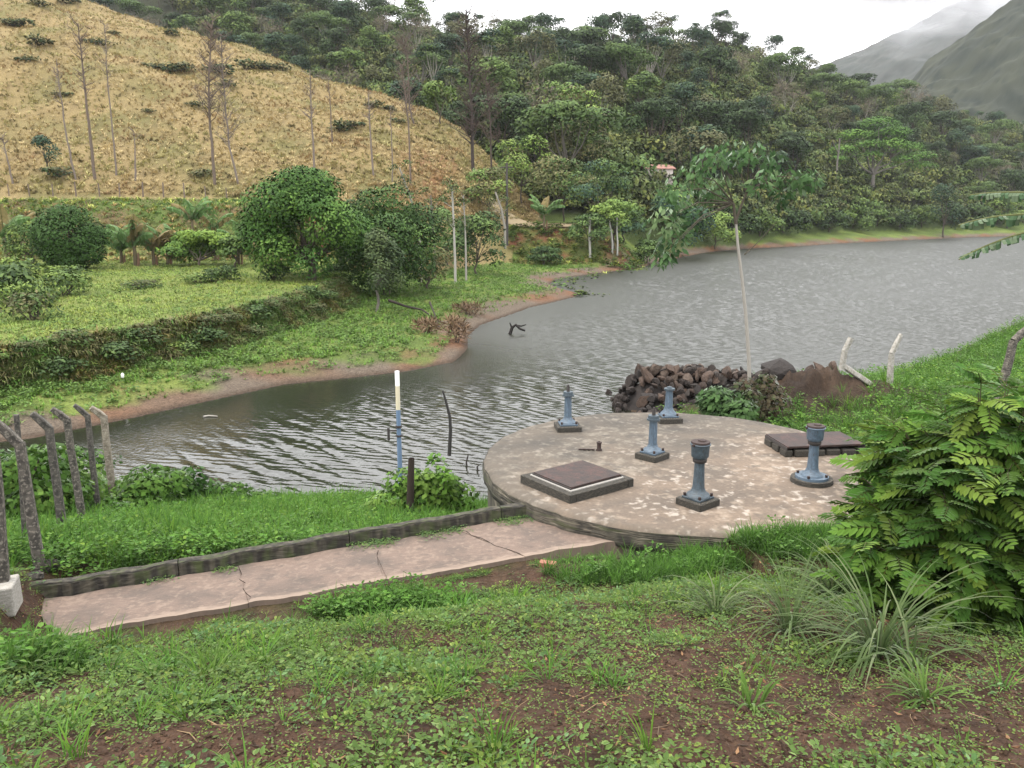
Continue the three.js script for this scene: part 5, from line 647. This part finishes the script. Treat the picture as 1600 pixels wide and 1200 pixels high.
// broad leaved thickets of the water side
function broadBush(name, label, x, d, rx, ry, rz, n, leaf, seed, pal = [C(.07, .15, .024), C(.09, .18, .03), C(.05, .115, .02), C(.12, .21, .04)], nl = 9, cat = 'bush') { const t = bush(seed, rx, ry, rz, nl, n, leaf, leaf * .68, pal, leafM, { droop: .5, flat: .7, vary: .28 }); return plant(t, name, label, cat, x, H(x, d) - .06, d, seed); }
{ const q = (px, py, d) => at(px, py, d)[0];
  broadBush('vine_bush', 'bright leafy vine bush around the dark stump by the kerb', q(655, 770, 13), 13, .74, .95, .5, 1500, .105, 811, [C(.1, .21, .033), C(.13, .25, .04), C(.07, .155, .026), C(.17, .28, .055)], 9); broadBush('vine_bush', 'taller climbing sprays of the vine right of the dark stump', q(682, 765, 12.9), 12.9, .38, 1.15, .32, 700, .11, 831, [C(.1, .21, .033), C(.13, .25, .04), C(.17, .28, .055)], 7);
  broadBush('vine_bush', 'low vine bush left of the dark stump', q(600, 775, 13.1), 13.1, .5, .45, .4, 800, .1, 812, [C(.12, .24, .035), C(.15, .28, .045), C(.085, .18, .028)]);
  broadBush('vine_bush', 'vine bush touching the left wall of the chamber', q(712, 775, 13.4), 13.4, .45, .8, .4, 950, .1, 813, [C(.12, .24, .035), C(.15, .28, .045), C(.085, .18, .028)]);
  { const a = v3(640, 785, 12.55), e = v3(645, 716, 12.55), t = thing('stump', 'dark upright stump in the vine bush by the kerb', 'stump', a.x, H(a.x, 12.55), 12.55), G = new GB(), h = e.y - H(a.x, 12.55); G.limb([[0, -.1, 0], [.01, h * .3, .01], [.03, h * .7, 0], [.05, h, 0]], .075, .05, C(.045, .035, .028), 8); part('trunk', G.build(true), barkM, t); }
  broadBush('leafy_bush', 'dark leafy shrub by the water between the fence and the vine bush', q(295, 765, 15.2), 15.2, .5, .85, .45, 900, .12, 815, [C(.04, .1, .018), C(.055, .125, .022)]);
  broadBush('leafy_bush', 'broad low thicket right of the fence posts', q(235, 800, 13.9), 13.9, .95, .85, .8, 1900, .11, 816); broadBush('leafy_bush', 'low green bush near the water in the middle of the bank', q(360, 795, 15.2), 15.2, .9, .5, .6, 1100, .1, 817);
  broadBush('leafy_bush', 'thicket at the left edge behind the mottled post', q(20, 780, 12.2), 12.2, 1.2, 1.15, .9, 2400, .12, 818); broadBush('leafy_bush', 'tangled thicket between the dark bent posts', q(85, 800, 12.6), 12.6, .85, .85, .7, 1500, .11, 819); broadBush('leafy_bush', 'green thicket at the left edge near the water', q(30, 720, 14.6), 14.6, 1.7, 1.0, 1.0, 2300, .13, 820); broadBush('leafy_bush', 'low thicket at the foot of the pale end post', q(190, 830, 13), 13, .6, .45, .5, 800, .1, 821);
  broadBush('leafy_bush', 'grey green shrub between the stones and the chamber', q(1140, 640, 21.5), 21.5, .85, 1.35, .8, 1700, .17, 822, [C(.07, .14, .045), C(.09, .165, .055), C(.05, .1, .03)]); broadBush('leafy_bush', 'brownish shrub at the foot of the slender tree', q(1185, 635, 22), 22, .7, 1.5, .7, 900, .15, 823, [C(.085, .065, .04), C(.1, .085, .05), C(.06, .08, .03)]);
  broadBush('leafy_bush', 'low green shrub at the back rim of the chamber', q(1175, 652, 17.5), 17.5, .6, .35, .4, 600, .12, 824);
  for (const [px, py, s, lab] of [[690, 825, .2, 'weed sprout growing from the crack of the path'], [560, 838, .15, 'creeping weed at the middle of the kerb']]) { const g = onG(px, py); broadBush('weed', lab, g[0], g[2], s, s * 1.2, s, 70, .08, Math.round(px), undefined, 4, 'weed'); }
}
// dry growth on the muddy point
{ const dryP = [C(.17, .105, .06), C(.22, .15, .09), C(.12, .08, .05)]; const mkDry = (lab, px, py, r, h, n, seed) => { const g = onG(px, py), t = bush(seed, r, h, r * .8, 7, n, .42, .05, dryP, farLeafM, { droop: -.6, flat: 0, shell: .9 }); plant(t, 'dry_shrub', lab, 'shrub', g[0], H(g[0], g[2]) - .05, g[2], seed); };
  mkDry('dry brown twiggy shrub on the muddy point beside the water', 712, 535, .75, 1.1, 420, 861); mkDry('low dry brown growth left of the muddy point', 668, 520, .9, .6, 340, 862); mkDry('dry reddish weeds behind the twiggy shrub of the muddy point', 735, 492, 1.1, .7, 380, 863);
  const L = (px, py, up) => { const g = onG(px, py); return new THREE.Vector3(g[0], g[1] + up, -g[2]); }; limbMesh('fallen_branch', [L(608, 482, .5), L(635, 488, .35), L(660, 492, .3), L(688, 506, .1)], .09, .04, C(.06, .05, .042), 'dark fallen branch on the grass under the ragged slender tree', 'fallen branch'); limbMesh('fallen_branch', [L(672, 492, .75), L(678, 500, .45), L(686, 512, .05)], .06, .03, C(.05, .042, .036), 'short dark branch propped up beside the dry growth', 'fallen branch'); }
// the slender tree with its pale trunk
{
  const d = 22.5, pts = [[1171, 600], [1170, 560], [1166, 500], [1160, 440], [1153, 385], [1150, 350], [1146, 325]].map(q => v3(q[0], q[1], d)), o = pts[0].clone(); o.y = H(o.x, d); const R = rng(830), t = thing('slender_tree', 'slender tree with a pale leaning trunk and drooping leaf clusters before the lake', 'tree', o.x, o.y, d), rel = p => [p.x - o.x, p.y - o.y, p.z - o.z];
  const W = new GB(); W.limb([[0, -.2, 0], ...pts.slice(0, 6).map(rel)], .06, .036, C(.38, .35, .31), 8); part('trunk', W.build(true), barkM, t);
  const B = new GB(), L = new GB(), hub = rel(pts[5]), fork1 = rel(v3(1146, 318, d)), fork2 = rel(v3(1166, 302, d)); const db = C(.1, .085, .065);
  B.limb([rel(pts[5]), rel(v3(1148, 335, d)), fork1], .055, .04, db, 6); B.limb([rel(v3(1150, 345, d)), rel(v3(1158, 322, d)), fork2], .045, .03, db, 6);
  const cl = [[1052, 300, -.6, .55], [1032, 345, -1, .5], [1048, 385, -.8, .42], [1036, 402, -.9, .3], [1075, 335, .3, .5], [1085, 275, .2, .5], [1110, 250, -.4, .5], [1140, 240, .4, .52], [1172, 240, -.2, .48], [1205, 255, .5, .48], [1240, 280, .1, .42], [1265, 278, -.2, .34], [1225, 300, .4, .38], [1125, 290, .9, .4], [1190, 285, -.8, .42], [1062, 360, .4, .36], [1108, 300, .5, .36]];
  for (const [px, py, dz, r] of cl) { const e = rel(v3(px, py, d + dz)), from = px < 1130 ? fork1 : fork2; const m = [lerp(from[0], e[0], .5), lerp(from[1], e[1], .5) + .25, lerp(from[2], e[2], .5)]; B.limb([from, m, e], .022, .008, db, 5); foliage(L, R, [[e[0], e[1], e[2], r, r * .85, r]], 62 * r / .45, .24, .105, [C(.085, .165, .06), C(.115, .21, .08), C(.065, .13, .05), C(.17, .25, .11)], { droop: .9, shell: .9, under: 1 }); }
  B.limb([rel(v3(1163, 398, d)), rel(v3(1185, 378, d)), rel(v3(1214, 346, d + .3))], .018, .008, db, 4);
  part('branches', B.build(true), barkM, t); part('foliage', L.build(), leafM, t);
}
// tussocks of tall arching grass
function tussock(label, px, py, n, len, w, seed, pal, tilt = 1, name = 'grass_tussock') { const g = onG(px, py), R = rng(seed), G = new GB(), t = thing(name, label, 'grass', g[0], g[1] - .02, g[2]); for (let k = 0; k < n; k++) { const az = R() * 6.283, r = R() * .1, l = len * (.55 + R() * .6); G.blade([Math.cos(az) * r, 0, Math.sin(az) * r], az + (R() - .5) * .8, l, w * (.7 + R() * .6), 1.5 - R() * .85 * tilt, 1.1 + R() * 1.5, mul3(pal[Math.floor(R() * pal.length)], .8 + R() * .4), 7); } part('blades', G.build(), leafM, t); }
const blu = [C(.1, .15, .055), C(.12, .175, .065), C(.08, .13, .042), C(.17, .21, .1)], yel = [C(.09, .17, .03), C(.12, .2, .045), C(.075, .14, .028)];
tussock('large tussock of long arching grass blades in front of the feathery bush', 1372, 1020, 110, 1.0, .016, 841, blu); tussock('long bladed grass tussock left of the large one', 1235, 985, 90, .8, .014, 842, blu, 1.2); tussock('grass tussock with bent blades at the left end of the long grass', 1120, 962, 70, .65, .013, 843, blu, 1.3); tussock('tall grass tussock close behind the largest one', 1300, 930, 80, .85, .014, 844, blu); tussock('yellow green grass tuft on the bare soil at the right', 1450, 1090, 60, .33, .012, 845, yel, 1.3); tussock('small upright light green tuft on bare soil', 1172, 1105, 26, .26, .016, 846, yel, 1); tussock('long thin grass at the right of the large tussock', 1425, 1045, 22, .85, .014, 847, blu, 1.2); tussock('light green grass tuft at the left edge of the weeds', 40, 1055, 60, .36, .012, 848, yel, 1.1); tussock('bright grass tuft in the middle of the weeds', 330, 1060, 60, .3, .011, 849, yel, 1.2);
// ------------------------------------------------------------------ ground cover: what nobody could count
function spread(name, label, cat, geo, mat, list, seed) { // list of [x, y, d, size, tall, tint]
  const im = new THREE.InstancedMesh(geo, mat, list.length), M = new THREE.Matrix4(), q = new THREE.Quaternion(), c = new THREE.Color(), R = rng(seed), e = new THREE.Euler();
  list.forEach((l, i) => { q.setFromEuler(e.set((R() - .5) * .3, R() * 6.283, (R() - .5) * .3)); M.compose(new THREE.Vector3(l[0], l[1], -l[2]), q, new THREE.Vector3(l[3], l[3] * (l[4] ?? 1), l[3])); im.setMatrixAt(i, M); const t = l[5] || [1, 1, 1], k = .75 + R() * .5; im.setColorAt(i, c.setRGB(t[0] * k, t[1] * k, t[2] * k)); });
  im.name = name; im.castShadow = im.receiveShadow = true; scene.add(im); tag(im, label, cat, null, 'stuff'); return im;
}
const onPath = (x, d) => { const [u, v] = pathUV(x, d); return u > -.1 && u < 7.4 && Math.abs(v) < .68; }, onChamber = (x, d) => Math.hypot(x - CH.x, d - CH.d) < CH.r + .02;
{
  const R = rng(900), tuft = (n, l, w, lift, dr, pal, seg = 3) => { const G = new GB(), Q = rng(n * 7 + Math.round(l * 100)); for (let k = 0; k < n; k++) { const a = Q() * 6.283, r = Q() * .05; G.blade([Math.cos(a) * r, -.01, Math.sin(a) * r], a + (Q() - .5), l * (.5 + Q() * .7), w * (.7 + Q() * .6), lift - Q() * .7, dr * (.5 + Q()), mul3(pal[Math.floor(Q() * pal.length)], .85 + Q() * .3), seg); } return G.build(); };
  const rosette = (n, l, seed, pal, tall) => { const G = new GB(), Q = rng(seed); for (let k = 0; k < n; k++) { const a = Q() * 6.283, r = .02 + Q() * .09, h = .015 + Q() * tall, b = [Math.cos(a) * r, h, Math.sin(a) * r], t = norm([Math.cos(a + (Q() - .5)), .15 + (Q() - .5) * .6, Math.sin(a + (Q() - .5))]), nn = norm([(Q() - .5) * .8, 1, (Q() - .5) * .8]), s = norm(cross(nn, t)); G.leaf6(b, t, s, l * (.6 + Q() * .7), l * .62 * (.7 + Q() * .6), mul3(pal[Math.floor(Q() * pal.length)], .82 + Q() * .36), .14); } return G.build(); };
  const wg = [C(.115, .195, .05), C(.14, .225, .062), C(.095, .16, .042), C(.18, .26, .085)];
  const weedA = rosette(16, .032, 1, wg, .05), weedB = rosette(12, .025, 2, [C(.11, .19, .045), C(.16, .25, .075), C(.13, .215, .05)], .03), grassS = tuft(12, .12, .006, 1.4, .9, [C(.11, .21, .04), C(.13, .25, .045), C(.085, .17, .03)]), grassT = tuft(16, .26, .008, 1.5, 1.3, [C(.085, .195, .03), C(.105, .23, .035), C(.065, .155, .024)], 4), leafyT = rosette(26, .055, 3, [C(.085, .19, .03), C(.105, .23, .036), C(.065, .15, .024), C(.15, .27, .055)], .22);
  const A = [], B = [], S = [], T = [], K = [], dry = [];
  const blue = [.85, 1, 1.25], yell = [1.25, 1.1, .85], one = [1, 1, 1];
  const cand = (n, d0, d1, f) => { for (let k = 0; k < n; k++) { const d = d0 + (d1 - d0) * R() ** .8, x = (R() * 2 - 1) * (d * .72 + .6); if (onPath(x, d) || onChamber(x, d)) continue; f(x, d); } };
  // the foreground slope
  cand(52000, 2.6, 10.9, (x, d) => { const [pu, pv] = pathUV(x, d); if (pv > .68 || (pu > -.1 && pu < 7 && pv > -1.2 && pv < 0 && R() < .88 && (pu > 4.6 || sumB(lush, x, d) < .5))) return; const g = green(x, d), p = R(); const lu = sumB(lush, x, d); const y = () => H(x, d);
    if (lu > .45 && p < lu * .75) { (R() < (x > 0 ? .96 : .7) ? T : K).push([x, y(), d, (x > 0 ? .6 : .65) + R() * .5, .75 + R() * .4, one]); return; }
    if (p < g * .62) { const patch = N2(x * .8 + 5, d * .8); if (patch > .1 ? R() < .75 : R() < .35) A.push([x, y(), d, .5 + R() * .75, 1, R() < .2 ? yell : R() < .25 ? blue : one]); else if (R() < (x < .3 ? .38 : .2)) { (R() < .75 ? S : T).push([x, y(), d, .55 + R() * .6, .8, R() < .35 ? yell : one]); } else if (R() < .5) B.push([x, y(), d, .6 + R() * .8, 1, R() < .3 ? yell : one]); else S.push([x, y(), d, .5 + R() * .7, .8 + R() * .5, R() < .3 ? yell : one]); }
    else if (R() < .16) B.push([x, y(), d, .4 + R() * .6, 1, R() < .3 ? yell : one]);
    else if (R() < .24 * (1 - g)) dry.push([x, y() + .008, d, .25 + R() * .6, 1, R() < .22 ? [1.5, 1.15, .9] : [.6, .55, .5]]); });
  // beyond the kerb, down to the water, and the right bank
  cand(30000, 8.6, 19, (x, d) => { const [pu, pv] = pathUV(x, d); if (pv < .9 && x < 1.5) return; if (x >= 1.5 && d < CH.d) return; const y = H(x, d); if (!info.near || info.sd < .12) return; if (x > 1.5 && x < 9 && d > 21) return; const m = N2(x * .5, d * .5 + 8); if (R() < .5 + m * .3) T.push([x, y, d, .9 + R() * .9, .8 + R() * .5, R() < .25 ? yell : one]); else K.push([x, y, d, .65 + R() * .65, 1, R() < .2 ? yell : one]); });
  cand(26000, 10, 48, (x, d) => { if (x < 5 && d < 17) return; if (x < -2) return; const y = H(x, d); if (!info.near || info.sd < .3) return; const heap = Math.exp(-(((x - 9.4) / 2.2) ** 2 + ((d - 24.3) / 1.3) ** 2)); if (R() < heap * 1.4) return; if (Math.abs(x - 6.5) < 3 && Math.abs(d - 26.3) < 2.2) return; const s = .75 + R() * .75 + d * .018; (R() < .68 ? T : K).push([x, y, d, s, .75 + R() * .4, R() < .25 ? yell : one]); });
  // weeds along the kerb's foot and the chamber's near rim
  for (let k = 0; k < 900; k++) { const u = R() * 6.9, v = .66 - R() ** 2 * .26, x = pathA[0] + pathDir[0] * u - pathDir[1] * v, d = pathA[1] + pathDir[1] * u + pathDir[0] * v; if (N2(u * 1.3, 4) < -.25 + (u < 3.2 ? .5 : 0)) continue; A.push([x, 2.13 + pathY(u), d, .45 + R() * .5, .8, R() < .3 ? blue : one]); }
  for (let k = 0; k < 700; k++) { const u = .6 + R() * 6.3, v = -.68 - R() * .08, x = pathA[0] + pathDir[0] * u - pathDir[1] * v, d = pathA[1] + pathDir[1] * u + pathDir[0] * v; if (N2(u * 1.1, 14) < .05) continue; (R() < .5 ? S : B).push([x, H(x, d) + .0, d, .4 + R() * .4, .7, one]); }
  for (let k = 0; k < 800; k++) { const a = -Math.PI / 2 + (-.2 + R() * 1.6), r = CH.r + .04 + R() * .35, x = CH.x + Math.cos(a) * r, d = CH.d + Math.sin(a) * r; T.push([x, H(x, d), d, .45 + R() * .45, .7, R() < .3 ? yell : one]); }
  spread('broad_weeds', 'broad leaved green weeds over the foreground slope', 'weeds', weedA, leafM, A, 1); spread('small_weeds', 'small leaved weeds scattered over the soil', 'weeds', weedB, leafM, B, 2); spread('short_grass', 'short bright grass tufts over the foreground slope', 'grass', grassS, leafM, S, 3); spread('tall_grass', 'lush green grass beside the path and along the banks', 'grass', grassT, leafM, T, 4); spread('leafy_herbs', 'leafy green herbs along the banks of the lake', 'herbs', leafyT, leafM, K, 5);
  const dl = new GB(), Q = rng(3); for (let k = 0; k < 3; k++) { const a = k * 2.1; dl.leaf([Math.cos(a) * .04, 0, Math.sin(a) * .04], norm([Math.cos(a + 1), .1, Math.sin(a + 1)]), norm([-Math.sin(a + 1), .2, Math.cos(a + 1)]), .05 + Q() * .03, .022 + Q() * .012, [C(.15, .1, .065), C(.24, .18, .12), C(.09, .06, .04)][k], .3); } spread('leaf_litter', 'dry brown leaf litter on the bare soil', 'leaf litter', dl.build(), leafM, dry, 6);
  const tw = new GB(); tw.limb([[-.09, 0, 0], [0, .012, .01], [.1, .004, -.015]], .0035, .002, C(.16, .12, .08), 4); const twl = []; for (let k = 0; k < 800; k++) { const d = 2.8 + 6.5 * R(), x = (R() * 2 - 1) * (d * .7 + .5); if (onPath(x, d) || onChamber(x, d) || R() < green(x, d)) continue; twl.push([x, H(x, d) + .004, d, .3 + R() * .7, 1, R() < .4 ? [1.7, 1.6, 1.4] : one]); } spread('twigs', 'dry broken twigs lying on the bare soil', 'twigs', tw.build(true), barkM, twl, 8);
  const cl = new GB(); { const g = new THREE.IcosahedronGeometry(.02, 1), p = g.attributes.position; for (let i = 0; i < p.count; i += 3) { const id = []; for (let j = 0; j < 3; j++) { const X = p.getX(i + j), Y = p.getY(i + j), Z = p.getZ(i + j), k = 1 + N3(X * 60, Y * 60, Z * 60) * .35; id.push(cl.v(X * k * 1.2, Y * k * .8, Z * k, [.046, .028, .019])); } cl.i.push(...id); } }
  const clods = []; for (let k = 0; k < 14000; k++) { const d = 2.7 + 7 * R() ** 1.4, x = (R() * 2 - 1) * (d * .7 + .5); if (onPath(x, d) || onChamber(x, d)) continue; if (R() < green(x, d)) continue; clods.push([x, H(x, d) + .002, d, .18 + R() ** 5 * .8, 1, R() < .06 ? [1.7, 1.6, 1.5] : one]); } spread('soil_clods', 'crumbs and clods of brown soil on the bare patches', 'soil', cl.build(true), barkM, clods, 7);
  // far meadow and hill
  const fieldT = tuft(14, .2, .02, 1.45, 1.1, [C(.23, .34, .07), C(.27, .37, .085), C(.18, .28, .055), C(.32, .35, .11)], 2), weedF = rosette(18, .085, 9, [C(.1, .175, .04), C(.13, .22, .045), C(.075, .135, .035)], .15), strawT = tuft(14, .42, .04, 1.45, .9, [C(.52, .4, .195), C(.44, .335, .155), C(.34, .3, .13), C(.56, .44, .23)], 2);
  const f1 = [], f2 = [], f3 = [];
  for (let k = 0; k < 82000; k++) { const d = 20 + 75 * R() ** 1.5, x = (R() * 1.46 - .82) * d; if (x > d * .2 + 8) continue; const y = H(x, d); if (info.near || info.sd < .9 || info.zone !== 'meadow') continue; const s = (.55 + R() * .6) * (1 + d * .006), yf = info.field, ts = info.ts; if (info.sd < 2.6 && R() < .75) continue; if (yf < .5 ? R() < .35 : R() < .06) f2.push([x, y, d, s, 1, one]); else f1.push([x, y, d, s * (yf > .5 ? .8 : 1), .8, yf > .5 ? (fbm(x * .3, d * .3, 2) > .1 ? [1.15, 1.05, .95] : [1, 1, 1]) : [.62, .86, .55]]); }
  for (let k = 0; k < 31000; k++) { const px = -330 + R() * 1170, d = dryT(px, 3) + R() ** 1.2 * (dryT(px, 2) + 4 - dryT(px, 3)), x = (px - 800) / 1278 * d, y = H(x, d); if (info.zone !== 'dry') continue; const q = fbm(x * .07, d * .07, 3); f3.push([x, y - .03, d, .6 + R() * .9, .6 + R() * .5, fbm(x * .22, d * .5, 3) > .3 ? [.35, .36, .3] : q > .12 ? [.8, .9, .75] : q < -.3 ? [.7, .6, .55] : one]); }
  for (let k = 0; k < 9000; k++) { const d = 62 + R() * 44, x = (R() * .9 - .72) * d, y = H(x, d); if (info.near || info.zone === 'dry' || info.bank < .05) continue; if (bearing(x, d) > 620 && R() < .6) { f2.push([x, y, d, 2 + R() * 2, .8, R() < .4 ? [.9, .75, .5] : [.7, .8, .6]]); continue; } (R() < .6 ? f3 : f2).push([x, y, d, R() < .5 ? 1 : 1.6, .7, (d - 62) / 20 > .75 + R() * .2 ? [.75, 1.05, .5] : R() < .5 ? [.62, .52, .42] : [.62, .68, .42]]); }
  const bankT = tuft(16, .5, .035, 1.2, 1.9, [C(.09, .145, .034), C(.12, .18, .04), C(.14, .14, .055), C(.17, .145, .07), C(.07, .125, .03)], 3), f4 = [];
  for (let i = 0; i < terrace.length - 1; i++) { const [x0, d0] = terrace[i], [x1, d1] = terrace[i + 1], L = Math.hypot(x1 - x0, d1 - d0); for (let k = 0; k < L * 75; k++) { const f = R(), off = -.15 + R() * 1.35, x = lerp(x0, x1, f) + off * (d1 - d0) / L, d = lerp(d0, d1, f) - off * (x1 - x0) / L; if (x / d < -.75 || d > 60) continue; const y = H(x, d), q = fbm(x * .35, d * .35, 3); f4.push([x, y, d, .6 + R() * .7, .9, q > .25 ? [1.15, 1, .8] : q < -.05 ? [.8, 1.15, .8] : one]); } }
  spread('bank_growth', 'dark brownish green growth hanging over the bank at the edge of the field', 'bank growth', bankT, farLeafM, f4, 14);
  spread('meadow_grass', 'yellow green grass of the far meadow', 'grass', fieldT, farLeafM, f1, 11); spread('meadow_weeds', 'darker weeds on the slope between meadow and lake', 'weeds', weedF, farLeafM, f2, 12); spread('dry_grass', 'straw coloured grass tussocks of the dry hill', 'grass', strawT, farLeafM, f3, 13);
}
renderer.render(scene, camera);
